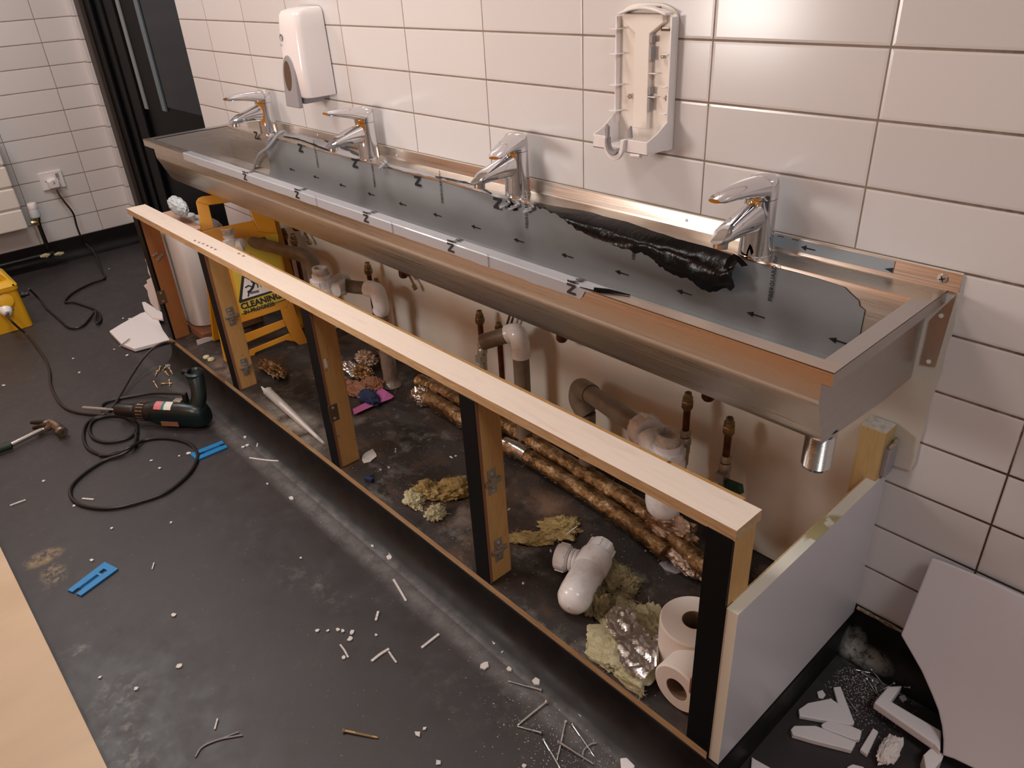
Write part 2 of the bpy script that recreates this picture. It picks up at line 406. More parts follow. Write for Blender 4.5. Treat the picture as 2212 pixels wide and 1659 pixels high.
MT['rubber'] = Mat('black_rubber_cable', rgb(26, 22, 21), .42).m
MT['rubber_brown'] = Mat('brown_black_cable', rgb(44, 34, 28), .45).m
m = Mat('transformer_yellow', rgb(224, 172, 26), .42); m.bump(m.noise(m.pos(), 160, 3), .08, .001); MT['yellow'] = m.m
m = Mat('sign_yellow', rgb(196, 134, 20), .4); MT['sign_yellow'] = m.m
MT['sign_label'] = Mat('sign_lemon_label', rgb(190, 164, 44), .45).m
MT['black_ink'] = Mat('black_ink', rgb(18, 14, 14), .5).m
MT['white_ink'] = Mat('white_label', rgb(214, 208, 204), .5).m
MT['slate_ink'] = Mat('slate_blue_ink', rgb(90, 92, 112), .5).m
MT['red_ink'] = Mat('pink_label', rgb(200, 110, 116), .5).m
MT['teal_ink'] = Mat('teal_label', rgb(30, 120, 110), .5).m
MT['green_tool'] = Mat('dark_green_tool_plastic', rgb(8, 28, 29), .35).m
MT['black_tool'] = Mat('black_tool_plastic', rgb(18, 17, 17), .42).m
MT['blue_plastic'] = Mat('blue_plastic', rgb(26, 118, 178), .4).m
m = Mat('hammer_steel', rgb(120, 104, 92), .42, .8); m.color(m.ramp(m.noise(m.pos(), 80, 5), [(.4, rgb(142, 126, 112)), (.7, rgb(84, 64, 50))])); MT['hammer'] = m.m
MT['green_grip'] = Mat('green_black_grip', rgb(26, 42, 34), .6).m
m = Mat('mineral_wool', rgb(186, 168, 110), .95, Subsurface_Weight=.0); p = m.pos()
m.color(m.ramp(m.noise(p, 55, 7, .75, .6), [(.3, rgb(116, 94, 52)), (.5, rgb(176, 150, 94)), (.75, rgb(206, 190, 142))])); m.bump(m.noise(p, 260, 6, .8), .8, .004); MT['wool'] = m.m
m = Mat('pale_mineral_wool', rgb(206, 196, 156), .95); p = m.pos()
m.color(m.ramp(m.noise(p, 55, 7, .75, .6), [(.3, rgb(168, 156, 112)), (.6, rgb(214, 206, 170))])); m.bump(m.noise(p, 260, 6, .8), .8, .004); MT['wool_pale'] = m.m
m = Mat('grey_dusty_wool', rgb(150, 140, 110), .95); p = m.pos()
m.color(m.ramp(m.noise(p, 45, 7, .75, .6), [(.3, rgb(92, 80, 62)), (.55, rgb(160, 148, 108)), (.8, rgb(190, 184, 160))])); m.bump(m.noise(p, 260, 6, .8), .8, .004); MT['wool_grey'] = m.m
m = Mat('crumpled_foil', rgb(206, 202, 200), .25, 1); m.bump(m.noise(m.pos(), 60, 3, .5, .6), .35, .004); MT['foil'] = m.m
m = Mat('foil_lagging', rgb(196, 160, 112), .32, .9); p = m.pos()
m.color(m.ramp(m.noise(p, 34, 6, .7), [(.34, rgb(76, 56, 40)), (.54, rgb(150, 118, 80)), (.74, rgb(204, 188, 164))]))
vo = m.node('ShaderNodeTexVoronoi'); m.link(p, vo.inputs['Vector']); vo.inputs['Scale'].default_value = 75
m.bump(m.math('ADD', vo.outputs['Distance'], m.math('MULTIPLY', m.noise(p, 120, 6, .75, .8), .8)), .6, .004); MT['lag'] = m.m
m = Mat('clear_plastic_sheath', rgb(200, 194, 188), .15, Alpha=.45); MT['clear'] = m.m
m = Mat('toilet_paper', rgb(222, 214, 208), .9); m.bump(m.noise(m.pos(), 300, 3), .2, .0006); MT['paper'] = m.m
MT['core'] = Mat('cardboard_core', rgb(120, 96, 74), .9).m
MT['ceramic'] = Mat('white_broken_board', rgb(226, 220, 220), .5).m
m = Mat('dust_crumbs', rgb(206, 200, 196), .8); MT['crumb'] = m.m
MT['cloth_blue'] = Mat('dark_blue_cloth', rgb(22, 34, 66), .9).m
MT['paper_pink'] = Mat('pink_paper', rgb(172, 88, 142), .8).m
MT['cardboard'] = Mat('brown_cardboard', rgb(128, 84, 60), .8).m
MT['polythene'] = Mat('white_polythene', rgb(190, 202, 208), .3).m
MT['tub'] = Mat('off_white_tub', rgb(206, 204, 204), .5).m
MT['radiator'] = Mat('white_enamel', rgb(236, 232, 226), .3).m
MT['black_pipe'] = Mat('black_painted_pipe', rgb(20, 20, 22), .35).m
MT['glass_dark'] = None
m = Mat('dark_door_glass', rgb(17, 28, 36), .2); m.b.inputs['Specular IOR Level'].default_value = .12; MT['glass_dark'] = m.m
MT['strip_grey'] = Mat('pale_grey_strip', rgb(136, 142, 146), .5).m
MT['ceiling'] = Mat('ceiling_white', rgb(226, 222, 214), .8).m
m = Mat('lamp_diffuser', rgb(255, 255, 255), .5); m.b.inputs['Emission Color'].default_value = (1, .96, .9, 1); m.b.inputs['Emission Strength'].default_value = 5; MT['lamp'] = m.m
MT['cubicle'] = wood_mat('orange_beech_laminate', rgb(214, 132, 40), rgb(226, 144, 48), rgb(204, 120, 36), 0, 'Z')
MT['pale_laminate'] = Mat('pale_grey_laminate', rgb(196, 196, 198), .5).m
MT['brown_dark'] = Mat('dark_brown_wall', rgb(84, 58, 46), .6).m
MT['rust'] = Mat('rusty_stain', rgb(130, 62, 28), .8).m
# ================================================================ the room
X0, X1 = -4.13, 2.6
YF = -2.5
DX0, DX1 = -4.07, -2.92      # doorway in the back wall
b = MB(); b.box(DX1, X1, 0, .12, 0, CEIL_Z); b.box(-4.33, DX0, -.045, .12, 0, CEIL_Z); b.box(DX0, DX1, 0, .12, 2.05, CEIL_Z)
struct(b.build('wall_back', MT['tile'], smooth=0))
b = MB(); b.box(X0-.12, X0, YF, -.045, 0, CEIL_Z); struct(b.build('wall_left', MT['tile_side'], smooth=0))
b = MB(); b.box(X1, X1+.1, YF, .12, FLOOR, CEIL_Z); struct(b.build('wall_right', MT['tile_side'], smooth=0))
b = MB(); b.box(X0-.12, X1+.1, YF-.1, YF, FLOOR, CEIL_Z); struct(b.build('wall_front', MT['tile'], smooth=0))
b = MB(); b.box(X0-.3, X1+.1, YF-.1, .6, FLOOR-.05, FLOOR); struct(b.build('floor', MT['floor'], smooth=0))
b = MB(); b.box(X0-.3, X1+.1, YF-.1, .6, CEIL_Z, CEIL_Z+.05); struct(b.build('ceiling', MT['ceiling'], smooth=0))

def cove(path_a, path_b, inward, r=.045, top=0.0, lip=.006):
    """vinyl floor turned up a wall between two corner points"""
    a, c = Vector(path_a), Vector(path_b); n = Vector(inward)
    prof = [(-.004, top), (lip, top-.001)]
    prof += [(lip, FLOOR+r)]
    for k in range(1, 9):
        t = math.pi/2*k/8
        prof.append((lip+r-r*math.cos(t), FLOOR+r-r*math.sin(t)))
    prof += [(lip+r+.004, FLOOR-.004), (-.004, FLOOR-.004)]
    rings = [[q+n*p[0]+Vector((0,0,p[1])) for p in prof] for q in (a, c)]
    return MB().loft(rings)
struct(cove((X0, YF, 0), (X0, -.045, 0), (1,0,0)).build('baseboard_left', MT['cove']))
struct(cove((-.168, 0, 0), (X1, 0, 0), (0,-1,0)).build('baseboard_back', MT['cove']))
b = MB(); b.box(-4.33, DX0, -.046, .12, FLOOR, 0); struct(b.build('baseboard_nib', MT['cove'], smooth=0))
# grubby bead along the foot of the right-hand tiles
b = MB(); b.tube([(-.165+.02*k, -.0085+random.uniform(-.001, .001), .002+random.uniform(-.0015, .0015)) for k in range(60)], [.004+random.uniform(-.0015, .0015) for k in range(60)], 8)
m = Mat('grubby_sealant', rgb(150, 128, 100), .7); m.color(m.ramp(m.noise(m.pos(), 90, 6, .8), [(.4, rgb(176, 160, 134)), (.6, rgb(92, 70, 50))])); MT['sealant'] = m.m
struct(b.build('trim_1', MT['sealant']))

# low plinth under the cupboard, dressed in black vinyl, and its dirty top
PX0, PX1, PY = -2.505, -.168, -.47
b = MB()
prof = [(0, -.018), (.004, -.018), (.004, FLOOR+.06)]
for k in range(1, 9):
    t = math.pi/2*k/8; prof.append((.004+.06-.06*math.cos(t), FLOOR+.06-.06*math.sin(t)))
prof += [(.068, FLOOR-.003), (0, FLOOR-.003)]
b.loft([[Vector((x, PY-p[0], p[1])) for p in prof] for x in (PX0, PX1)])
b.box(PX0, PX1, PY, -.001, FLOOR, -.018)
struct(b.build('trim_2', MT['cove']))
b = MB(); b.box(PX0, -.19, PY-.001, -.001, -.018, 0, 0)
o = b.build('trim_3', [MT['base'], MT['ply_edge']], smooth=0)
for pl in o.data.polygons:
    if pl.normal.y < -.9: pl.material_index = 1
struct(o)

# painted board let into the tiling under the sink
out = [UY(*q, -.004) for q in [(2062, 700), (2044, 760), (2036, 800), (2018, 846), (2003, 900), (1990, 945), (1984, 962), (1976, 1000), (1966, 1017), (1921, 1003)]]
pts = [(-.131, -.004, .70)]+[tuple(q) for q in out]+[(-.172, -.004, .34), (-.172, -.004, .002), (-2.42, -.004, .002), (-2.42, -.004, .70)]
b = MB(); b.prism([(x, -.004, z) for x, y, z in pts], (0, .0035, 0))
tag(b.build('wall_board', MT['paint_cream'], smooth=0), 'cream painted board set into the tiles behind the pipes under the steel sink', 'wall board')
# dark brown strip left of the painted board, behind the yellow sign
b = MB(); b.box(-2.52, -2.424, -.03, -.001, .001, .56); 
tag(b.build('wall_batten', MT['brown_dark'], smooth=0, bevel=.002), 'dark brown upright board on the wall behind the yellow sign', 'board')

# black door at the far left of the back wall
d = bpy.data.objects.new('door_1', None); COL.objects.link(d); d.location = (-3.5, .06, FLOOR); struct(d)
b = MB(); b.box(-4.075, -4.005, -.03, .1, FLOOR, 2.05); b.build('door_frame_edge', MT['brown_frame'], d, smooth=0, bevel=.004)
b = MB(); b.box(-4.005, -3.90, -.012, .1, FLOOR, 2.05); b.box(-3.90, -3.80, .004, .1, FLOOR, 2.05); b.box(-3.80, -3.66, .012, .1, FLOOR, 2.05)
b.build('door_frame', MT['black_paint'], d, smooth=0, bevel=.006)
b = MB(); b.box(-3.66, -2.90, .03, .075, FLOOR, 2.05); b.build('door_leaf', MT['black_paint'], d, smooth=0, bevel=.003)
b = MB(); 
q = [UY(238, 0, .026), UY(253, 0, .026), UY(319.6, 236, .026), UY(306.5, 239, .026)]
xl, xr, zb = q[3].x, q[2].x, q[2].z
b.box(xl, xr, .024, .031, zb, 1.9); b.build('pale_strip', MT['strip_grey'], d, smooth=0)
q0, q1 = UY(350, 229, .026), UY(432, 217, .026)
b = MB(); b.box(q0.x+.06, -2.905, .0275, .031, q0.z, 1.85); b.build('vision_glass', MT['glass_dark'], d, smooth=0)
b = MB(); b.box(q0.x, q0.x+.045, .022, .031, q0.z-.02, 1.87); 
MT['bead'] = Mat('blue_grey_glazing_bead', rgb(84, 100, 108), .3).m
b.build('glazing_bead', MT['bead'], d, smooth=0, bevel=.002)
b = MB()
for (u, v) in [(311, 256), (321, 296), (338, 365), (353, 411)]:
    q = UY(u, v, .029); b.lathe([(.006, 0), (.006, .004), (.002, .005)], (q.x, .03, q.z), (0, -1, 0), 10)
b.build('paint_chips', MT['plastic_white'], d)

# lit ceiling panels
for i, (x, y, pw, colr) in enumerate(PANELS):
    t = thing('ceiling_light', ['flat square ceiling light nearest the door, out of the picture', 'flat square ceiling light above the trough sink, out of the picture', 'flat square ceiling light beyond the right end of the sink, out of the picture'][i], 'light', (x, y, CEIL_Z), 'square ceiling lights')
    b = MB(); b.box(x-.31, x+.31, y-.31, y+.31, CEIL_Z-.02, CEIL_Z-.001); b.build('light_frame', MT['radiator'], t, smooth=0)
    b = MB(); b.box(x-.28, x+.28, y-.28, y+.28, CEIL_Z-.024, CEIL_Z-.021); b.build('diffuser', MT['lamp'], t, smooth=0)
    a = area_light('panel_lamp', (x, y, CEIL_Z-.03), .56, .56, pw, colr, t); a.matrix_parent_inverse = Matrix.Translation((x, y, CEIL_Z)).inverted()

# unseen cubicles and orange boards, added for the brown reflections in the steel
t = thing('toilet_cubicles', 'row of orange and pale grey toilet cubicles facing the sink, behind the viewer', 'cubicle', (-1, -1.86, FLOOR))
for k in range(6):
    x = -3.9+k*.98
    b = MB(); b.box(x, x+.72, -1.88, -1.85, FLOOR+.03, 1.95); b.build('cubicle_door', MT['cubicle'] if x < -.9 else MT['pale_laminate'], t, smooth=0, bevel=.002)  # orange only on the left, to warm reflections and bounce there
    b = MB(); b.box(x+.725, x+.975, -1.88, -1.84, FLOOR+.001, 2.0); b.build('pilaster', MT['cubicle'] if x < -1.9 else MT['pale_laminate'], t, smooth=0, bevel=.002)
for k, x in enumerate((-3.7, -2.3, -.9, .5)):  # low boards added so the sink front reflects orange
    b = MB(); b.prism([(x, -1.62, FLOOR+.001), (x+1.39, -1.62, FLOOR+.001), (x+1.39, -1.80, .62), (x, -1.80, .62)], (0, -.018, .006))
    tag(b.build('leaning_board', MT['cubicle'], smooth=0), ['orange beech board leaning on the cubicles nearest the door, behind the viewer', 'orange beech board leaning on the cubicles, second from the door, behind the viewer', 'orange beech board leaning on the cubicles, third from the door, behind the viewer', 'orange beech board leaning on the cubicles farthest from the door, behind the viewer'][k], 'board', 'boards leaning behind the viewer')
# ================================================================ steel trough sink
SX0, SX1 = -2.567, -.146
RZ = .671
sink = thing('trough_sink', 'long brushed stainless steel trough sink on the tiled wall, film still on it', 'sink', (-1.35, -.17, .53))
b = MB()
outer = [(-.351, RZ), (-.351, .650), (-.331, .6485), (-.3308, .614), (-.330, .608), (-.327, .600), (-.324, .593), (-.302, .540), (-.299, .534), (-.294, .528), (-.10, .512), (-.003, .512), (-.003, RZ)]
inner = [(-.068, RZ), (-.071, .664), (-.073, .56), (-.085, .545), (-.27, .548), (-.288, .556), (-.318, .60), (-.323, .664), (-.326, RZ)]
xa, xb = -2.545, -.168
# outer skin
def strip(b, prof, x0, x1, mi=0):
    b.loft([[Vector((x, y, z)) for y, z in prof] for x in (x0, x1)], mi, cap=False, closed=False)
strip(b, outer[2:], xa, xb)
strip(b, inner, xa+.012, xb-.004)
# end walls: outer and inner faces with the thickness between them
def endcap(x, mi):
    pts = [Vector((x, y, z)) for y, z in outer[2:]]
    b.add(pts+[Vector((x, -.331, RZ))], [tuple(range(len(pts)+1))], mi)
endcap(xb, 1); endcap(xa, 1)
for x in (xa+.012, xb-.004):
    pts = [Vector((x, y, z)) for y, z in inner]; b.add(pts, [tuple(range(len(pts)))], 1)
# rim frame: front, ends and rear tap ledge, each folded down at its outer edge
def rim(x0, x1, y0, y1, mi=0): b.box(x0, x1, y0, y1, RZ-.002, RZ, mi)
rim(SX0, SX1, -.351, -.326); rim(SX0, SX1, -.068, -.003)
rim(SX0, xa+.012, -.326, -.068, 1); rim(xb-.004, SX1, -.326, -.068, 1)
b.box(SX0, SX1, -.351, -.3495, .650, RZ-.001); b.box(SX0, SX1, -.3495, -.331, .6488, .650)
for x0, x1 in ((SX1-.0015, SX1), (SX0, SX0+.0015)): b.box(x0, x1, -.3495, -.003, .650, RZ-.001, 1)
b.box(xb, SX1-.0015, -.3495, -.003, .6488, .650, 1); b.box(SX0+.0015, xa, -.3495, -.003, .6488, .650, 1)
# rear upstand against the tiles
b.loft([[Vector((x, y, z)) for y, z in [(-.007, RZ), (-.0055, .676), (-.0048, .697), (-.0035, .6995), (-.001, .6995), (-.001, RZ)]] for x in (SX0+.06, -.131)])
b.build('basin', [MT['steel'], MT['steel_end']], sink, smooth=30, recalc=False)

# folded fixing flange under the right end
b = MB()
q = [UY(u, v, -.006) for u, v in [(2066, 637), (2020, 793), (1987, 787), (2009, 692)]]
b.prism(q, (0, .004, 0))
o = b.build('fixing_flange', MT['steel_end'], sink, smooth=0)
for u, v in [(2033, 682), (2006, 781)]:
    q = UY(u, v, -.0065); MB().lathe([(.0035, 0), (.0035, .0008)], q, (0, -1, 0), 14).build('fixing_hole', MT['plastic_white'], sink)
b = MB()
q = UY(2036, 602, -.006); b.lathe([(.0075, 0), (.007, .0015), (.003, .0022)], q, (0, -1, 0), 20)
for a in (.4, .4+math.pi/2): b.obox(q+Vector((0, -.0023, 0)), (math.cos(a), 0, math.sin(a)), (0, 1, 0), (-math.sin(a), 0, math.cos(a)), .0042, .0004, .0008, 1)
b.build('fixing_screw', [MT['screw'], MT['black_ink']], sink)
for u, v in [(1483, 476), (686, 291), (857, 335)]:
    q = UY(u, v, -.0058); MB().lathe([(.003, 0), (.003, .0005)], q, (0, -1, 0), 12).build('upstand_hole', MT['plastic_white'], sink)
# threaded waste outlet below the right end
q = UZ(1768, 955, .53)
q = UZ(1768, 972, .49); wx, wy = q.x, q.y
b = MB(); prof = [(.021, .53)]
for k in range(26): prof += [(.0215, .522-k*.0022), (.0203, .522-k*.0022-.0011)]
prof += [(.0195, .462), (.017, .462), (.017, .50)]
b.lathe([(r, z) for r, z in prof], (wx, wy, 0), (0,0,1), 36, cap=False)
b.build('waste_outlet', MT['chrome_dull'], sink)

# ---- protective film on the rear wall of the bowl
FY = -.0745
zt = .668
def edge(px): return [UY(u, v, FY) for u, v in px]
xs = [-2.24+k*.04 for k in range(51)]
b = MB()
top = [(x, zt-.001+.002*noise.noise(Vector((x*9, 0, 0)))) for x in xs if x < -.30]
top += [(-.272, .664), (-.258, .655), (-.246, .648), (-.243, .640), (-.234, .636)]
n = len(top)
vs = [Vector((x, FY+.0008, z)) for x, z in top]+[Vector((x, FY-.0005, .565)) for x, z in top]+[Vector((x, -.084, .547)) for x, z in top]+[Vector((x, -.27, .5505)) for x, z in top]
fs = [(r*n+i, r*n+i+1, (r+1)*n+i+1, (r+1)*n+i) for r in range(3) for i in range(n-1)]
b.add(vs, fs)
R = (1,0,0)
# printed arrows pointing left, 150 mm apart
def arrow(b, x, z, L=.036, yoff=FY-.0012, mi=1, s=1):
    b.add([(x+L*.32, yoff, z+.0012*s), (x+L, yoff, z+.0008*s), (x+L, yoff, z-.0014*s), (x+L*.32, yoff, z-.0014*s)], [(0,1,2,3)], mi)
    b.add([(x, yoff, z), (x+L*.38, yoff, z+.005*s), (x+L*.36, yoff, z-.0055*s)], [(0,1,2)], mi)
for k in range(14):
    x = -.282-k*.1515
    if x > -2.24: arrow(b, x, .573+.0012*k*.8)
# lettering that runs up the wall of the bowl
for (u, v, txt, sz) in [(1668, 652, 'FIBERGUARD for', .0112), (1371, 562, 'FIBE', .0098), (1141, 494, 'FIBERGUARD for', .0112), (958, 440, 'FIBERGUARD for', .0112), (812, 405, 'FIBERGUARD for', .0112), (689, 363, 'FIBERGUARD for', .0112)]:
    q = UY(u, v, FY-.001); b.text(txt, (q.x, FY-.001, q.z), (0, 0, 1), (-1, 0, 0), sz, 1, off=.0006, bold=.0002)
for (u, v) in [(1083, 455), (910, 405), (773, 365), (655, 331), (559, 303)]:
    q = UY(u, v, FY-.001); b.text('N', (q.x, FY-.001, q.z), (0, 0, 1), (-1, 0, 0), .036, 1, off=.0006, bold=.0016)
b.build('protective_film', [MT['film'], MT['print']], sink, recalc=False)
# loose bright edge where the film stops at the left end
b = MB(); P = smoothpath([UY(614, 283, -.080), UY(600, 292, -.085), UY(582, 315, -.09), UY(562, 332, -.09), UY(553, 348, -.084), UY(548, 366, -.082)], 4)
b.tube(P, [.004+.003*abs(noise.noise(p*60)) for p in P], 8); b.build('film_curl', MT['film_white'], sink)
# film on the upstand right of the last tap
b = MB(); qa, qb = UY(1672, 515, -.006), UY(1931, 575, -.006)
b.box(qa.x, qb.x, -.0066, -.0056, .6765, .697)
arrow(b, UY(1730, 538, -.006).x, .686, .026, -.0069); 
x = UY(1911, 580, -.006).x; b.add([(x, -.0069, .682), (qb.x, -.0069, .6865), (qb.x, -.0069, .678)], [(0,1,2)], 1)
for u in (1680, 1712): b.box(UY(u, 510, -.006).x, UY(u, 510, -.006).x+.012, -.0069, -.0065, .6955, .6965, 1)
b.build('upstand_film', [MT['film_light'], MT['print']], sink, smooth=0)
# milky film on the front rim, torn off toward the right
xr = UZ(1240, 625, RZ).x; xl = UZ(395, 330, RZ).x
b = MB(); N = 60
rows = []
for i in range(N+1):
    x = xl+(xr-xl)*i/N; j = .0004*noise.noise(Vector((x*30, 0, 0)))
    rows.append([Vector((x, -.3265, RZ+.0008+j)), Vector((x, -.350, RZ+.0010+j)), Vector((x, -.3522, RZ-.0008)), Vector((x, -.3524, .651-.004*abs(noise.noise(Vector((x*14, 3, 0))))))])
b.loft(rows, 0, cap=False, closed=False)
q = [Vector((xr, -.3265, RZ+.001)), Vector((xr, -.3520, RZ+.001)), Vector((xr+.030, -.3515, RZ+.003)), Vector((xr+.045, -.335, RZ+.002)), Vector((xr+.055, -.3265, RZ+.001))]
b.add(q, [(0,1,2,3,4)])
b.add([Vector((xr, -.3524, RZ-.0005)), Vector((xr, -.3524, .650)), Vector((xr+.006, -.3528, .655)), Vector((xr+.013, -.3528, .667)), Vector((xr+.030, -.3526, RZ-.0005))], [(0,1,2,3,4)])
for (u, v) in [(1222, 622), (972, 528), (783, 467), (634, 416), (515, 379)]:
    q = UZ(u, v, RZ); b.text('Ni', (q.x+.006, -.3529, .653), (0, 0, 1), (-1, 0, 0), .026, 1, off=.0004, bold=.001)
    b.text('Ni', (q.x+.006, -.349, RZ+.0018), (0, 1, 0), (-1, 0, 0), .024, 1, off=.0004, bold=.0006)
for (u, v) in [(1035, 560), (826, 489), (672, 430)]:
    q = UZ(u, v, RZ); b.text('RGUARD', (q.x+.004, -.3529, .651), (0, 0, 1), (-1, 0, 0), .0062, 1, off=.0004)
b.build('rim_film', [MT['film_white'], MT['print']], sink, recalc=False)
b = MB(); b.tube([Vector((xr+.030, -.350, RZ+.003)), Vector((xr+.05, -.338, RZ+.003)), Vector((xr+.085, -.328, RZ+.0015))], [.004, .003, .001], 8)
b.build('torn_film_edge', MT['film_black'], sink)
# black underside of the film peeled down between the two right-hand taps
up = [(1152, 436), (1205, 446), (1260, 455), (1320, 470), (1380, 488), (1440, 508), (1500, 526), (1550, 540), (1585, 552), (1600, 558)]
lo = [(1160, 445), (1206, 466), (1240, 492), (1290, 517), (1350, 538), (1404, 556), (1436, 584), (1490, 606), (1528, 630), (1584, 618)]
upP = smoothpath([UZ(u, v, RZ+.003) for u, v in up], 8); loP = smoothpath([UY(u, v, -.105) for u, v in lo], 8)
N = len(upP); K = 12; rows = []
for i in range(N):
    a, c = upP[i], loP[i]; row = []
    for k in range(K+1):
        t = k/K; p = a.lerp(c, t)
        p = p+Vector((0, -.012, .006))*math.sin(math.pi*t)*min(1, i/14)
        w = min(1, i/20)
        p += Vector((0, 1, .3))*(.008*w*noise.noise(Vector((p.x*16, t*2, 0)))+.004*w*noise.noise(Vector((p.x*60, t*3, 4))))*math.sin(math.pi*min(1, t+.1))
        if k == K: p += Vector((0, 0, 1))*.007*noise.noise(Vector((i*.5, 0, 9)))
        row.append(p)
    rows.append(row)
b = MB(); b.loft(rows, cap=False, closed=False)
for px in [[(1563, 578), (1570, 560), (1585, 548), (1600, 556), (1616, 574), (1602, 576), (1588, 560), (1580, 566), (1572, 584)], [(1524, 616), (1545, 612), (1570, 600), (1582, 603), (1587, 620), (1578, 629), (1562, 617), (1545, 618), (1530, 622)], [(1566, 587), (1576, 586), (1576, 592), (1568, 592)]]:
    b.prism([UY(u, v, -.108) for u, v in px], (0, .0006, 0))
b.build('peeled_film', MT['film_black'], sink, smooth=50)
# flexible tap tails and fixing studs that show under the bowl
for (u, v, du, dv, nm) in [(655, 497, 12, 22, 0), (884, 595, 10, 20, 0)]:
    p0, p1 = UY(u, v, -.03), UY(u+du, v+dv, -.03)
    b = MB(); b.tube([p0+Vector((0,0,.05)), p0, p1], .004, 8); b.build('tap_tail', MT['brass'], sink)
    b = MB(); b.lathe([(.008, 0), (.008, .014), (.006, .016)], p1, (p1-p0).normalized(), 6); b.build('tail_nut', MT['brass_bright'], sink)
for (u, v) in [(641, 494), (872, 595), (1214, 732), (1530, 858)]:
    p0 = UY(u, v, -.045); b = MB(); b.lathe([(.014, .02), (.014, .0), (.010, -.006)], p0, (0,0,1), 16); b.build('back_nut', MT['copper'], sink)
b = MB(); p0, p1 = UY(1098, 688, -.03), UY(1104, 706, -.03)
b.tube([UY(1103, 675, -.03), UY(1093, 708, -.03)], .003, 8); b.tube([UY(1110, 680, -.03), UY(1101, 710, -.03)], .003, 8); b.build('tap_tail', MT['brass'], sink)

# crinkled milky film edge lying along the tap ledge between the taps
def ribbon(top_px, bot_px, name, mat, z=RZ+.002, wob=.0025):
    A = smoothpath([UZ(u, v, z) for u, v in top_px], 8); C = smoothpath([UZ(u, v, z) for u, v in bot_px], 8)
    rows = []
    for i, (a, c) in enumerate(zip(A, C)):
        rows.append([a.lerp(c, k/6)+Vector((0, 0, abs(noise.noise(Vector((a.x*50, k*.8, 3))))*wob*2+wob*.3)) for k in range(7)])
    MB().loft(rows, cap=False, closed=False).build(name, MT[mat], sink, smooth=40, recalc=False)
ribbon([(612, 286), (650, 291), (700, 305), (745, 322), (790, 340)], [(612, 294), (650, 302), (700, 321), (745, 338), (790, 347)], 'film_crinkle', 'film_white')
ribbon([(820, 350), (870, 362), (920, 374), (980, 391), (1040, 410), (1096, 426)], [(820, 354), (870, 370), (920, 381), (980, 396), (1040, 416), (1096, 434)], 'film_crinkle', 'film_white')
ribbon([(700, 300), (735, 312), (770, 330), (800, 342)], [(700, 305), (735, 319), (770, 336), (800, 345)], 'film_crinkle_dark', 'film_black', RZ+.0035)
ribbon([(940, 381), (985, 389), (1030, 401), (1062, 417)], [(940, 384), (985, 393), (1030, 405), (1062, 421)], 'film_crinkle_dark', 'film_black', RZ+.0035)
for u, v, mt, n_ in [(1098, 436, 'film_white', 'film_shred'), (1118, 440, 'film_white', 'film_shred'), (1150, 446, 'film_white', 'film_shred'), (590, 293, 'film_white', 'film_shred'), (833, 352, 'film_white', 'film_shred')]:
    q = UY(u, v, -.075); P = [q+Vector((.014*math.sin(k*2.1)-.004, -.002*k, .006*math.cos(k*1.7)-.002*k)) for k in range(6)]
    MB().tube(smoothpath(P, 4), [.0028+.0014*math.sin(k) for k in range(21)], 6).build(n_, MT[mt], sink)
b = MB(); b.prism([UY(u, v, -.0765) for u, v in [(1092, 434), (1100, 432), (1112, 444), (1118, 455), (1110, 456), (1098, 447)]], (0, .0006, 0)); b.build('film_tear', MT['film_black'], sink, smooth=0)

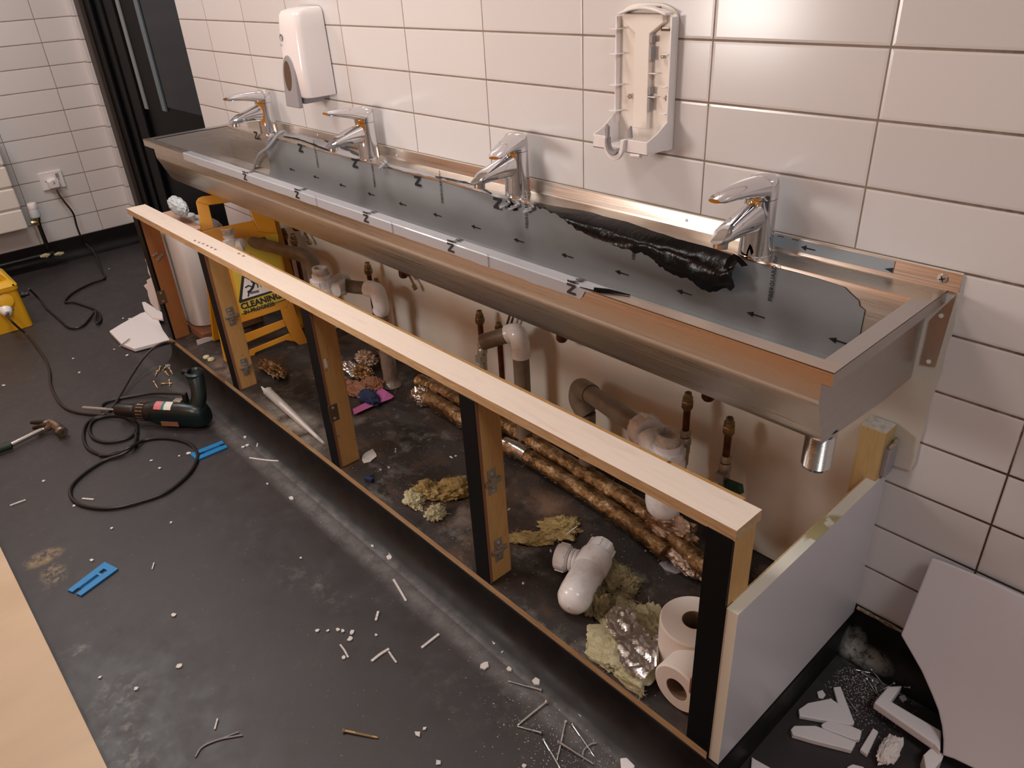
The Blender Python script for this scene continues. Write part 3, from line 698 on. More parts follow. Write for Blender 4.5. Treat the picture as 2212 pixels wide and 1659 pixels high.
# ---- four monobloc lever taps
def make_tap(x, lab, yaw, pitch, first=None):
    t = thing('mixer_tap', lab, 'tap', (x, -.046, RZ), 'four chrome lever taps along the sink')
    o = Vector((x, -.046, RZ))
    b = MB(); b.lathe([(.0295, 0), (.0295, .003), (.0275, .006)], o, n=40); b.build('base_ring', MT['chrome'], t)
    b = MB(); prof = [(.0288, .004), (.0280, .02), (.0272, .05), (.0268, .08), (.0268, .098)]
    b.lathe(prof, o, n=40, sy=1.0); b.build('tap_body', MT['chrome'], t)
    # spout, flattened and drooping toward the bowl
    rings = []
    for k in range(11):
        s = k/10; y = -.012-s*.106; zc = .071-.006*s-.006*s*s; hw = .0205-.0045*s; hh = .027*(1-s)+.0115*s
        if k == 10: hw *= .72; hh *= .6
        rings.append([o+Vector((hw*math.copysign(abs(math.cos(a))**.75, math.cos(a)), y+.012*math.sin(a)*(s), zc+hh*math.copysign(abs(math.sin(a))**.8, math.sin(a)))) for a in [2*math.pi*j/24 for j in range(24)]])
    b = MB(); b.loft(rings); sp = b.build('spout', MT['chrome'], t)
    b = MB(); b.lathe([(.0115, 0), (.0118, -.004), (.0118, -.013), (.0095, -.0135)], o+Vector((0, -.108, .053)), (0, .12, 1), 24)
    b.build('aerator', MT['chrome_dull'], sp)
    # cap and lever, turned about the body axis
    b = MB(); cy, sy_ = math.cos(yaw), math.sin(yaw)
    def L(p):
        x_, y_, z_ = p; return o+Vector((x_*cy-y_*sy_, x_*sy_+y_*cy, z_))
    b.lathe([(.0272, .099), (.0276, .110), (.0272, .118), (.0255, .127), (.020, .134), (.010, .1372), (.002, .138)], o, n=40)
    rings = []
    for k in range(13):
        s = k/12; y = -.004-s*.134; z = .1165+math.sin(pitch)*s*.12+.004*math.sin(s*math.pi)
        hw = .0255-.0095*s; hh = .0135*(1-s)+.0058
        if k == 11: hw *= .93
        if k == 12: hw *= .66; hh *= .55
        rings.append([L((hw*math.copysign(abs(math.cos(a))**.8, math.cos(a)), y, z+hh*math.sin(a))) for a in [2*math.pi*j/20 for j in range(20)]])
    b.loft(rings); b.build('lever', MT['chrome'], t, smooth=45)
    b = MB(); b.box(x-.010, x+.010, -.046-.0262, -.046-.024, RZ+.090, RZ+.0985); b.build('sticker', MT['yellow_label'], t, smooth=0)
    if yaw > .4:
        b = MB(); b.lathe([(.0032, 0), (.0028, .0012), (.001, .0014)], L((0, -.0266, .108)), (sy_, -cy, 0), 14); b.build('dial_dot', MT['rust'], t)
    return t
make_tap(-2.255, 'chrome lever tap at the far left end of the sink beside the door', .2, .10)
make_tap(-1.655, 'second chrome lever tap from the door, its lever raised', .25, .22)
make_tap(-1.050, 'third chrome lever tap from the door, dial dot under its lever', .5, -.02)
make_tap(-.447, 'chrome lever tap nearest the right end, above the black peeled film', .0, .06)
# ================================================================ stripped cupboard frame under the sink
fr = thing('cupboard_frame', 'long pine and black cupboard front frame without doors, standing below the sink', 'frame', (-1.35, -.44, 0))
# top rail: 60 x 18 mm plank with a chipped ply front edge, its pale upper face up
b = MB()
xs = [-2.552+k*(2.552-.186)/60 for k in range(61)]
rows = []
for i, x in enumerate(xs):
    j = .0014*noise.noise(Vector((x*18, 0, 0))); j2 = .0012*noise.noise(Vector((x*23, 5, 0)))
    t = .0015*math.sin(i*.11)
    rows.append([Vector((x, -.4695+j*.4, .4665+t*.3)), Vector((x, -.408, .4665+t*.3)), Vector((x, -.408, .4475+j2)), Vector((x, -.4695+j*.3, .4475+j2))])
b.loft(rows)
o = b.build('top_rail', [MT['rail'], MT['ply_edge']], fr, smooth=0)
for pl in o.data.polygons:
    if pl.normal.z < .5: pl.material_index = 1
# pencil scribble on the rail
b = MB()
q = UZ(415, 518, .4672)
for k, (du, dv) in enumerate([(0, 0), (9, 4), (18, 7), (27, 11), (36, 15), (44, 19), (95, 28), (105, 33)]):
    p = UZ(418+du, 519+dv, .4674)
    b.tube([p, p+Vector((.004, .005, 0)), p+Vector((.008, -.003, 0)), p+Vector((.013, .004, 0))], .0006, 4)
m = Mat('pencil_line', rgb(128, 110, 104), .7); MT['pencil'] = m.m
b.build('pencil_mark', MT['pencil'], fr)
# rear batten that shows as a thin line behind the rail
b = MB(); b.box(-1.95, -.225, -.402, -.384, .425, .452); b.build('rear_batten', MT['post'], fr, smooth=0, bevel=.001)
PXS = [(-2.507, -2.463), (-1.966, -1.924), (-1.366, -1.323), (-.771, -.727), (-.231, -.190)]
for i, (x0, x1) in enumerate(PXS):
    b = MB(); b.box(x0+.001, x1, -.463, -.410, .0005, .447)
    p = b.build('post', MT['post_dark'] if i == 0 else MT['post'], fr, smooth=0, bevel=.0012)
    p['label'] = ['orange stained post at the left end', 'post with two hinge plates in front of the yellow sign', 'post with a knot and a broken hinge plate', 'post with two hinge plates, nearest but one', 'raw right end post beside the white panel'][i]
    b = MB(); b.box(x0, x1+.0005, -.4705, -.4632, -.018 if i else .0, .447 if i < 4 else .449)
    b.build('black_strip', MT['black_melamine'], p, smooth=0, bevel=.0008)
# thin wood edge between strip and post reads as a brown line on the near posts
for x0, x1 in PXS[1:4]:
    b = MB(); b.box(x1, x1+.0009, -.4695, -.4625, .001, .446); b.build('edge_strip', MT['cardboard'], fr, smooth=0)
def hinge(u, v, x, full, lab=None):
    """hinge mounting plate: a plate with two screws and a cross arm"""
    c = UX(u, v, x+.0006); h = bpy.data.objects.new('hinge_plate', None)
    b = MB()
    mat = MT['hinge'] if full else MT['hinge_dark']
    if full:
        for dz in (.018, -.018):
            b.box(x, x+.0022, c.y-.0105, c.y+.0105, c.z+dz-.0115, c.z+dz+.0115)
        b.box(x, x+.0075, c.y-.0072, c.y+.0072, c.z-.012, c.z+.012)
        b.box(x+.001, x+.0062, c.y-.019, c.y+.021, c.z-.0045, c.z+.0045)
        b.box(x+.0062, x+.0085, c.y-.015, c.y+.006, c.z-.0028, c.z+.0028)
    else:
        b.box(x, x+.0018, c.y-.013, c.y+.013, c.z-.024, c.z+.024)
    o = b.build('hinge_plate', mat, fr, smooth=0, bevel=.0014)
    for dz in ((.019, -.019) if full else (.015, -.015)):
        b = MB(); b.lathe([(.0042, .002), (.0038, .0040), (.0015, .0046)], (x, c.y, c.z+dz), (1,0,0), 14)
        b.obox((x+.0047, c.y, c.z+dz), (1,0,0), (0,1,0), (0,0,1), .0002, .003, .0006)
        b.build('hinge_screw', MT['screw'], o)
    return o
hinge(1063, 1040, -.727, True); hinge(1077, 1187, -.727, True)
hinge(721, 892, -1.323, False)
hinge(498, 683, -1.924, True); hinge(529, 792, -1.924, True)
hinge(350, 642, -2.463, False); 
b = MB()
for k, (u, v) in enumerate([(332, 552), (338, 548), (345, 556), (350, 551), (341, 561)]):
    q = UX(u, v, -2.462); b.obox(q, (1,0,0), (0,1,.3), (0,-.3,1), .0025, .005, .004)
b.build('torn_hinge_remains', MT['hinge'], fr, smooth=0, bevel=.001)
q = UX(703, 785, -1.323); b = MB(); b.box(-1.3235, -1.3222, q.y-.004, q.y+.004, q.z-.012, q.z+.012); b.build('bare_patch', MT['white_ink'], fr, smooth=0)
for (u, v) in [(706, 776), (705, 800), (731, 942), (768, 948)]:
    q = UX(u, v, -1.323); b = MB(); b.lathe([(.0028, 0), (.0028, .0012)], q, (1,0,0), 10); b.build('screw_head', MT['screw'], fr)
# small bracket on the last post
q = UX(1497, 1462, -.232)
b = MB(); b.box(-.240, -.2312, -.462, -.450, .092, .126); b.build('corner_block', MT['cardboard'], fr, smooth=0, bevel=.002)

# white side panel at the right end of the cupboard
sp = thing('side_panel', 'white laminated end panel standing at the right end of the stripped cupboard', 'panel', (-.178, -.23, 0))
b = MB(); b.box(-.1882, -.1700, -.466, -.0055, -.015, .321); b.build('board', MT['white_laminate'], sp, smooth=0)
b = MB(); b.box(-.1884, -.1698, -.4668, -.466, -.016, .3222); b.build('front_edging', MT['edging'], sp, smooth=0)
b = MB(); b.box(-.1884, -.1698, -.466, -.006, .321, .3222); b.build('top_edging', MT['edging'], sp, smooth=0)
b = MB(); b.box(-.1905, -.1883, -.45, -.006, -.012, .3225); b.build('inner_lining', MT['chipboard'], sp, smooth=0)

# sawn stud fixed to the wall by the panel, with a grey plate on its side
st = thing('wall_stud', 'short sawn pine stud against the painted wall below the sink bracket', 'timber', (-.19, -.03, .1))
P = [UY(1883, 897, -.0065), UY(1937, 918, -.0065)]
zt_ = (P[0].z+P[1].z)/2
F = [UZ(1862, 913, zt_), UZ(1915, 933, zt_)]
yb = -.0065; yf = min(-.045, (F[0].y+F[1].y)/2)
b = MB(); b.box(P[0].x, P[1].x, yf, yb, .003, zt_); b.build('stud', MT['post_raw'], st, smooth=0, bevel=.0015)
b = MB(); b.box(P[0].x+.0008, P[1].x-.0008, yf+.001, yb-.001, zt_, zt_+.0012); b.build('dusty_top', MT['scum'], st, smooth=0)
b = MB()
q = [UX(u, v, P[1].x+.004) for u, v in [(1910, 968), (1935, 955), (1928, 1012), (1905, 1014)]]
ys = [p.y for p in q]; zs = [p.z for p in q]
b.box(P[1].x, P[1].x+.010, -.036, -.007, zt_-.09, zt_-.033); b.build('metal_clip', MT['plastic_grey'], st, smooth=0, bevel=.001)
b = MB(); b.tube([(P[1].x+.006, -.036, zt_-.033), (P[1].x+.008, -.02, zt_-.028), (P[1].x+.006, -.008, zt_-.026)], .004, 8); b.build('sealant_bead', MT['sealant'], st)
# rusty scar and black patch at the foot of the wall behind the last post
b = MB(); b.prism([UY(u, v, -.0066) for u, v in [(1626, 1215), (1636, 1204), (1647, 1207), (1646, 1240), (1638, 1258), (1626, 1262)]], (0, .001, 0))
tag(b.build('rust_scar', MT['rust'], smooth=0), 'flaking rusty scar at the foot of the painted wall beside the end post', 'stain')
b = MB(); b.prism([UY(u, v, -.0068) for u, v in [(1649, 1203), (1678, 1219), (1648, 1250), (1640, 1245)]], (0, .001, 0))
tag(b.build('black_patch', MT['cove'], smooth=0), 'small black vinyl patch at the foot of the painted wall behind the white panel', 'patch')
# ================================================================ waste and supply pipework
def bottle_trap(c, top_z, label, scum=True, outlet=None, nut_dir=(-.85,.35,.15)):
    t = thing('bottle_trap', label, 'waste trap', (c.x, c.y, top_z-.19), 'white bottle traps left over the cupboard base')
    o = Vector((c.x, c.y, top_z))
    b = MB(); b.lathe([(.0225, 0), (.0225, -.02), (.026, -.020), (.026, -.034)], o, n=32, cap=False)
    b.lathe([(.0225, 0), (.0165, 0), (.0165, -.02)], o, n=32, cap=False)
    b.build('inlet', MT['scum'] if scum else MT['plastic_trap'], t)
    b = MB(); b.lathe([(.0165, -.010), (.001, -.010)], o, n=24, cap=False); b.build('limescale', MT['scum'], t)
    b = MB(); b.lathe([(.0262, -.020), (.0262, -.034), (.0325, -.034), (.034, -.055), (.0335, -.058)], o, n=32, cap=False)
    for k in range(8):
        a = k*math.pi/4; b.obox(o+Vector((math.cos(a)*.033, math.sin(a)*.033, -.045)), (math.cos(a), math.sin(a), 0), (-math.sin(a), math.cos(a), 0), (0,0,1), .0022, .0022, .010)
    b.build('union_nut', MT['plastic_trap'], t)
    b = MB(); b.lathe([(.0335, -.056), (.0365, -.062), (.0372, -.075), (.0368, -.13), (.0365, -.160), (.034, -.175), (.027, -.186), (.014, -.191), (.001, -.192)], o, n=36, cap=False)
    b.build('bottle', MT['plastic_trap'], t)
    return t
def ring_nut(name, c, axis, r, L, mat, parent, ribs=8):
    ax = Vector(axis).normalized(); a = ax.orthogonal().normalized(); bb = ax.cross(a)
    b = MB(); b.lathe([(r*.72, 0), (r*.96, 0), (r, L*.15), (r, L*.8), (r*.9, L), (r*.7, L)], c, ax, 32, cap=True)
    for k in range(ribs):
        an = 2*math.pi*k/ribs; d = a*math.cos(an)+bb*math.sin(an)
        b.obox(Vector(c)+d*r*.98+ax*L*.5, d, ax.cross(d), ax, r*.07, r*.09, L*.38)
    return b.build(name, mat, parent)

# right-hand trap with its grey pipe over to the bend
cA = Vector((-.496, -.20, .352)); tA = bottle_trap(cA, .352, 'white bottle trap on the right, grey pipe running up from it to the wall')
yP = -.075
pe = UY(1398, 935, -.165)
pn = UY(1262, 826, yP); pd = UY(1268, 905, yP)
bend = UY(1255, 836, yP)
o0 = Vector((cA.x-.03, cA.y+.012, .298))
end = UY(1385, 925, -.16)
b = MB(); b.tube([cA+Vector((0, 0, -.07)), cA+Vector((-.028, .010, -.068)), o0.lerp(end, .6)], [.02, .024, .026], 20); b.build('side_arm', MT['plastic_trap'], tA)
ax = (bend-end).normalized()
ring_nut('side_nut', end-ax*.030, ax, .034, .034, MT['plastic_trap'], tA)
tg = thing('waste_pipe', 'thick grey waste pipe bending down to the base behind the rail, right of centre', 'pipe', (pd.x, yP, 0), 'grey waste pipes')
apex = UY(1256, 838, yP)
P = [end+ax*.004, end.lerp(apex, .5), end.lerp(apex, .84)]
b = MB(); b.tube(P, .0205, 24); b.build('sloping_pipe', MT['pipe'], tg)
corner = smoothpath([end.lerp(apex, .82), end.lerp(apex, .93), apex+Vector((-.004, 0, -.004)), apex+Vector((-.008, 0, -.035)), Vector((pd.x, yP, apex.z-.065))], 6)
b = MB(); b.tube(corner, .0238, 24); b.build('elbow', MT['pipe'], tg)
b = MB(); b.tube([(pd.x, yP, apex.z-.06), (pd.x, yP, .001)], .0205, 24); b.build('downpipe', MT['pipe'], tg)

# open pipe in the middle, its trap taken off
yB = -.085
e0, e1, el = UY(1043, 739, -.115), UY(1100, 722, yB), UY(1122, 728, yB)
tb = thing('waste_pipe', 'open ended waste pipe with a white elbow in the middle of the run', 'pipe', (el.x, yB, 0), 'grey waste pipes')
b = MB(); ax = (e1-e0).normalized(); L = (e1-e0).length
b.lathe([(.0165, .05), (.0165, 0), (.0205, 0), (.0212, .004), (.0205, .012), (.0205, L)], e0, ax, 28, cap=False); b.build('open_pipe', MT['pipe'], tb)
b = MB(); b.lathe([(.0206, -.0005), (.0209, .003), (.0206, .008)], e0, ax, 24, cap=False); b.lathe([(.0165, .012), (.001, .013)], e0, ax, 20, cap=False, mi=1); b.build('cement_residue', [MT['scum'], MT['black_ink']], tb)
c1 = e1-ax*.004
dn = Vector((el.x+.002, yB, el.z-.052))
b = MB(); b.tube(smoothpath([c1, c1+ax*.018, el+Vector((-.006, 0, .004)), el+Vector((.002, 0, -.022)), dn], 6), [.0245]*4+[.0238]*17+[.0245]*4, 24); b.build('white_elbow', MT['plastic_trap'], tb)
b = MB(); b.tube([dn+Vector((0, 0, .01)), (dn.x, yB, .001)], .0205, 24); b.build('downpipe', MT['pipe'], tb)

# second trap, white elbow and its downpipe
cC = UY(690, 578, -.232); tC = bottle_trap(cC, cC.z, 'white bottle trap in the middle left, half hidden behind the pale rail')
n0 = UY(737, 614, -.165); n1 = UY(765, 620, -.15); n2 = UY(795, 623, -.13); n3 = UY(818, 640, -.12)
b = MB(); b.tube([cC+Vector((0, 0, -.065)), cC+Vector((.03, .02, -.066)), n0], [.022, .024, .026], 20); b.build('side_arm', MT['plastic_trap'], tC)
ax = (n1-n0).normalized(); ring_nut('side_nut', n0-ax*.012, ax, .031, .03, MT['plastic_trap'], tC)
tc = thing('waste_pipe', 'short grey waste pipe with a white elbow beside the two copper stubs, left of centre', 'pipe', (n3.x, n3.y, 0), 'grey waste pipes')
b = MB(); b.tube([n0, n1, n2], .0195, 24); b.build('horizontal_pipe', MT['pipe'], tc)
d3 = UY(822, 672, -.12)
b = MB(); b.tube(smoothpath([n2-ax*.004, n2+ax*.02, n3+Vector((-.004, 0, .01)), n3+Vector((.006, 0, -.03)), Vector((d3.x, d3.y, d3.z))], 6), .0238, 24); b.build('white_elbow', MT['plastic_trap'], tc)
b = MB(); b.tube([(d3.x, d3.y, d3.z+.01), (d3.x, d3.y, .001)], .0195, 24); b.build('downpipe', MT['pipe'], tc)
b = MB(); rows = []
for i in range(20):
    z = .002+i*.0062; rr = .0225+(.012*(1-i/3) if i < 3 else 0)
    rows.append([Vector((d3.x+(rr+.003*noise.noise(Vector((a*2, z*60, 0))))*math.cos(a), d3.y+(rr+.003*noise.noise(Vector((a*2, z*60, 3))))*math.sin(a), z)) for a in [2*math.pi*k/20 for k in range(20)]])
b.loft(rows); m = Mat('cloudy_tape', rgb(128, 112, 102), .2); m.bump(m.noise(m.map(m.pos(), (1, 1, .3)), 160, 4), .6, .003); MT['tape'] = m.m
b.build('tape_wrap', MT['tape'], tc, smooth=50)

# far left trap in front of the yellow sign, grey pipe running to the right
cD = UY(489, 492, -.262); tD = bottle_trap(cD, cD.z, 'white bottle trap at the far left, standing out against the yellow sign')
g0 = UY(528, 518, -.215); g1 = UY(640, 548, -.13); g2 = UY(668, 566, -.11); g3 = UY(680, 600, -.105)
b = MB(); b.tube([cD+Vector((0, 0, -.062)), cD+Vector((.03, .02, -.06)), g0], [.022, .024, .026], 20); b.build('side_arm', MT['plastic_trap'], tD)
ax = (g1-g0).normalized(); ring_nut('side_nut', g0-ax*.02, ax, .031, .03, MT['plastic_trap'], tD)
td = thing('waste_pipe', 'long brown-grey waste pipe bending down in front of the yellow sign', 'pipe', (g3.x, g3.y, 0), 'grey waste pipes')
b = MB(); b.tube([g0, g0.lerp(g1, .5), g1], .0195, 24); b.build('horizontal_pipe', MT['pipe'], td)
b = MB(); b.tube(smoothpath([g0.lerp(g1, .93), g1+ax*.02, g2+ax*.008, g3+Vector((0, 0, .005)), g3+Vector((.0, 0, -.05))], 6), .0232, 24); b.build('elbow', MT['pipe'], td)
b = MB(); b.tube([g3+Vector((0, 0, -.04)), (g3.x, g3.y, .001)], .0195, 24); b.build('downpipe', MT['pipe'], td)

# copper supply stubs with brass compression ends
def stub(u, v, y, label, valve=False, short=None, lever=False, dark=False):
    c = UY(u, v, y); t = thing('copper_stub', label, 'pipe', (c.x, y, 0), 'capped copper supply pipes under the sink')
    x = c.x; z = c.z
    b = MB(); b.tube([(x, y, .001), (x, y, z-.012)], .0075, 16); b.build('copper_pipe', MT['copper'], t)
    b = MB(); b.lathe([(.0072, z), (.0078, z-.006), (.0078, z-.009), (.0105, z-.010), (.0105, z-.017), (.0085, z-.019)], (x, y, 0), n=16); b.build('brass_olive', MT['brass'], t)
    b = MB(); b.lathe([(.0100, z-.018), (.0128, z-.020), (.0132, z-.032), (.0105, z-.037), (.008, z-.041)], (x, y, 0), n=6); b.build('brass_nut', MT['brass'], t, bevel=.001)
    b = MB(); b.lathe([(.0050, z+.0006), (.0001, z+.0006)], (x, y, 0), n=14, cap=False); b.build('bore', MT['black_ink'], t)
    if valve:
        zv = z-.105
        b = MB(); b.lathe([(.0095, zv+.016), (.0118, zv+.012), (.0118, zv+.002), (.009, zv)], (x, y, 0), n=8)
        b.lathe([(.010, zv-.002), (.013, zv-.006), (.0135, zv-.018), (.010, zv-.024)], (x, y, 0), n=16)
        b.obox((x, y-.006, zv-.032), (1,0,0), (0,1,0), (0,0,1), .010, .012, .010)
        b.tube([(x, y, zv-.03), (x, y, zv-.07)], .0105, 12); b.build('stop_valve', MT['valve'], t)
        if lever:
            b = MB(); b.obox((x+.030, y-.010, zv-.040), (1, -.2, .25), (.2, 1, 0), (-.25, 0, 1), .022, .006, .010); b.build('valve_lever', MT['green_lever'], t, bevel=.002)
    return t
stub(1487, 848, -.06, 'copper stub just behind the right white trap, topped by brass under the sink', valve=True)
stub(1577, 902, -.06, 'rightmost copper stub with a green valve lever at its foot', valve=True, lever=True)
stub(1035, 671, -.06, 'copper stub left of the open grey pipe end', valve=True)
stub(1077, 697, -.06, 'copper stub behind the open grey pipe')
stub(793, 567, -.06, 'copper stub standing behind the left white elbow')
stub(812, 602, -.06, 'copper stub just above the left white elbow')
stub(611, 494, -.06, 'dark copper stub nearest the yellow sign')
stub(632, 505, -.06, 'copper stub right of the one nearest the yellow sign')
# ================================================================ what lies on the cupboard base
def wool_clump(name, c, rx, ry, rz, mat, label, cat, group=None, seed=0, rot=0, foil=False, fib=70):
    """torn tuft of mineral wool: a lumpy pad with loose fibres"""
    bm = bmesh.new(); bmesh.ops.create_icosphere(bm, subdivisions=6, radius=1)
    cr, sr = math.cos(rot), math.sin(rot)
    for v in bm.verts:
        p = v.co.copy(); q = p+Vector((seed*3.1, seed*1.7, 0))
        d = 1+.55*noise.noise(q*1.3)+.35*noise.noise(q*2.9)+.20*noise.noise(q*7)+.09*noise.noise(q*13)+.05*noise.noise(q*30)
        x, y = p.x*rx*d, p.y*ry*d; z = max(p.z*d, -.35)*rz
        if p.z < 0: z *= .3
        v.co = Vector((x*cr-y*sr, x*sr+y*cr, z))
    zmin = min(v.co.z for v in bm.verts)
    for v in bm.verts:
        v.co += Vector((c[0], c[1], c[2]-zmin)); v.co.y = max(v.co.y, -.466+.004*noise.noise(v.co*40))
    b = MB(); b.add([v.co for v in bm.verts], [tuple(v.index for v in f.verts) for f in bm.faces]); 
    surf = [v.co.copy() for v in bm.verts if v.co.z > c[2]+rz*.3]; bm.free()
    rnd = random.Random(seed)
    for k in range(fib):
        p = rnd.choice(surf); d = Vector((rnd.uniform(-1, 1), rnd.uniform(-1, 1), rnd.uniform(-.2, .7))).normalized()*rnd.uniform(.006, .018)
        b.tube([p-d*.3, p+d*.5, p+d+Vector((0, 0, -.002))], .0004, 4)
    return tag(b.build(name, mat, smooth=80, recalc=False), label, cat, group)
def at0(u, v, z=0): return UZ(u, v, z)
G = 'tufts of mineral wool on the cupboard base'
p = at0(925, 1055, .015); wool_clump('mineral_wool_tuft', (p.x, p.y, .001), .042, .030, .024, MT['wool'], 'brown-yellow wool tuft just above the pale one, left of the second near post', 'insulation', G, 1, .5)
p = at0(980, 1050, .015); wool_clump('mineral_wool_tuft', (p.x, p.y, .001), .050, .034, .022, MT['wool'], 'largest olive wool tuft touching the black strip of the hinged post', 'insulation', G, 2, 1.0)
p = at0(893, 1076, .012); wool_clump('mineral_wool_tuft', (p.x, p.y, .001), .032, .020, .020, MT['wool_pale'], 'palest wool tuft, nearest the bottom edge, left of its small twin', 'insulation', G, 3, -.3)
p = at0(940, 1108, .010); wool_clump('mineral_wool_tuft', (p.x, p.y, .001), .022, .019, .020, MT['wool_pale'], 'small pale wool tuft lowest in its group by the plywood edge', 'insulation', G, 4, .9)
p = at0(1148, 1160, .008); wool_clump('mineral_wool_tuft', (p.x, p.y, .001), .048, .020, .009, MT['wool'], 'flat olive wool wisp touching the hinged post on its right', 'insulation', G, 5, .75)
p = at0(1210, 1135, .010); wool_clump('mineral_wool_tuft', (p.x, p.y, .001), .045, .032, .012, MT['wool'], 'flat olive wool pad with a white splinter, above the lying trap', 'insulation', G, 6, .4)
b = MB(); a = at0(1222, 1156, .022); c = at0(1246, 1137, .022); b.obox((a+c)/2, c-a, Vector((0,0,1)).cross(c-a), (0,0,1), (c-a).length/2, .0012, .0008)
tag(b.build('white_splinter', MT['crumb'], smooth=0), 'thin white splinter lying on the flat olive wool pad', 'splinter')
p = at0(1335, 1250, .012); wool_clump('mineral_wool_tuft', (p.x, p.y, .001), .052, .036, .020, MT['wool_grey'], 'grey-green wool heap against the right side of the lying trap', 'insulation', G, 7, -.7, fib=110)
p = at0(1282, 1262, .06); wool_clump('mineral_wool_tuft', (p.x+.012, p.y+.004, .001), .020, .034, .034, MT['wool_grey'], 'dark dusty wool wisp draped over the lying white trap', 'insulation', G, 8, .2, fib=90)
p = at0(1375, 1385, .012)
big = wool_clump('mineral_wool_pad', (p.x-.004, p.y-.004, .001), .100, .064, .022, MT['wool_pale'], 'large cream wool pad with foil on it beside the toilet rolls', 'insulation', None, 9, -.85, fib=160)
# crumpled foil facing on the big pad
foil_px = [(1307, 1325), (1320, 1312), (1345, 1308), (1370, 1318), (1376, 1345), (1388, 1352), (1400, 1366), (1408, 1385), (1414, 1352), (1424, 1362), (1420, 1400), (1424, 1425), (1410, 1452), (1392, 1470), (1372, 1462), (1350, 1448), (1338, 1428), (1330, 1402), (1334, 1385), (1318, 1372), (1308, 1350)]
def inside(u, v, P):
    c = False; j = len(P)-1
    for i in range(len(P)):
        if (P[i][1] > v) != (P[j][1] > v) and u < (P[j][0]-P[i][0])*(v-P[i][1])/(P[j][1]-P[i][1])+P[i][0]: c = not c
        j = i
    return c
b = MB(); idx = {}; vs = []; N = 44; st = 4.0
for i in range(N):
    for k in range(N):
        u, v = 1298+i*st, 1300+k*st
        if inside(u, v, foil_px) or inside(u-st, v, foil_px) or inside(u, v-st, foil_px) or inside(u-st, v-st, foil_px):
            q = at0(u+1.5*noise.noise(Vector((i, k, 1))), v+1.5*noise.noise(Vector((i, k, 4))), .034); w = Vector((q.x, q.y, 0))
            h = .012*abs(noise.noise(w*24))+.004*abs(noise.noise(w*62+Vector((5, 0, 0))))
            idx[i, k] = len(vs); vs.append(q+Vector((0, 0, h)))
fs = [(idx[i, k], idx[i+1, k], idx[i+1, k+1], idx[i, k+1]) for (i, k) in idx if (i+1, k) in idx and (i, k+1) in idx and (i+1, k+1) in idx and inside(1298+(i+.5)*st, 1300+(k+.5)*st, foil_px)]
b.add(vs, fs)
tag(b.build('foil_scrap', MT['foil'], smooth=14), 'crumpled silver foil scrap lying on the large cream wool pad', 'foil')

# bottle trap lying on its side
t = thing('lying_trap', 'dirty white bottle trap lying on its side on the cupboard base', 'waste trap', at0(1262, 1270), 'white bottle traps left over the cupboard base')
A, B = at0(1238, 1296, .036), at0(1298, 1186, .037)
ax = (B-A).normalized(); L = (B-A).length; up = Vector((0, 0, 1))
b = MB(); b.lathe([(.001, -.022), (.014, -.020), (.026, -.013), (.0335, 0), (.0355, .02), (.0345, L*.52), (.0335, L*.56)], A, ax, 36, cap=False); b.build('bottle', MT['plastic_trap'], t)
b = MB(); b.lathe([(.0340, L*.53), (.0365, L*.57), (.0365, L*.80), (.0345, L*.84), (.026, L*.86)], A, ax, 36, cap=False); b.build('collar', MT['plastic_trap'], t)
ring_nut('inlet_nut', A+ax*L*.84, ax, .030, .034, MT['plastic_trap'], t)
side = (at0(1222, 1215, .036)-(A+ax*L*.62)).normalized(); side = (side-ax*side.dot(ax)).normalized()
S = A+ax*L*.66
b = MB(); b.tube([S, S+side*.045], .022, 24)
for k in range(3): b.lathe([(.024, 0), (.025, .003), (.024, .006)], S+side*(.032+k*.008), side, 24)
b.build('side_arm', MT['plastic_trap'], t)
ring_nut('side_nut', S+side*.052, side, .029, .026, MT['plastic_trap'], t)

# toilet rolls
def roll(label, o, axis, r=.054, L=.100, rc=.021):
    t = thing('toilet_roll', label, 'toilet roll', o, 'toilet rolls at the right end of the cupboard')
    ax = Vector(axis).normalized()
    b = MB(); b.lathe([(rc, 0), (r-.003, 0), (r, .003), (r, L-.003), (r-.003, L), (rc, L)], o, ax, 56, cap=False); b.build('paper_roll', MT['paper'], t)
    b = MB(); b.lathe([(rc, .0005), (rc, L-.0005), (rc-.0012, L-.0005), (rc-.0012, .0005), (rc, .0005)], o, ax, 32, cap=False); b.build('cardboard_core', MT['core'], t)
    return t
o1 = UZ(1499, 1340, .102)
roll('large white toilet roll standing upright behind the end post', Vector((o1.x, o1.y, .001)), (0, 0, 1), .060, .102)
f = UZ(1440, 1510, .0475)
roll('white toilet roll lying on its side in the near corner, hole facing out', Vector((f.x, max(f.y, -.440), .0475)), (.0, 1, 0), .047, .100)

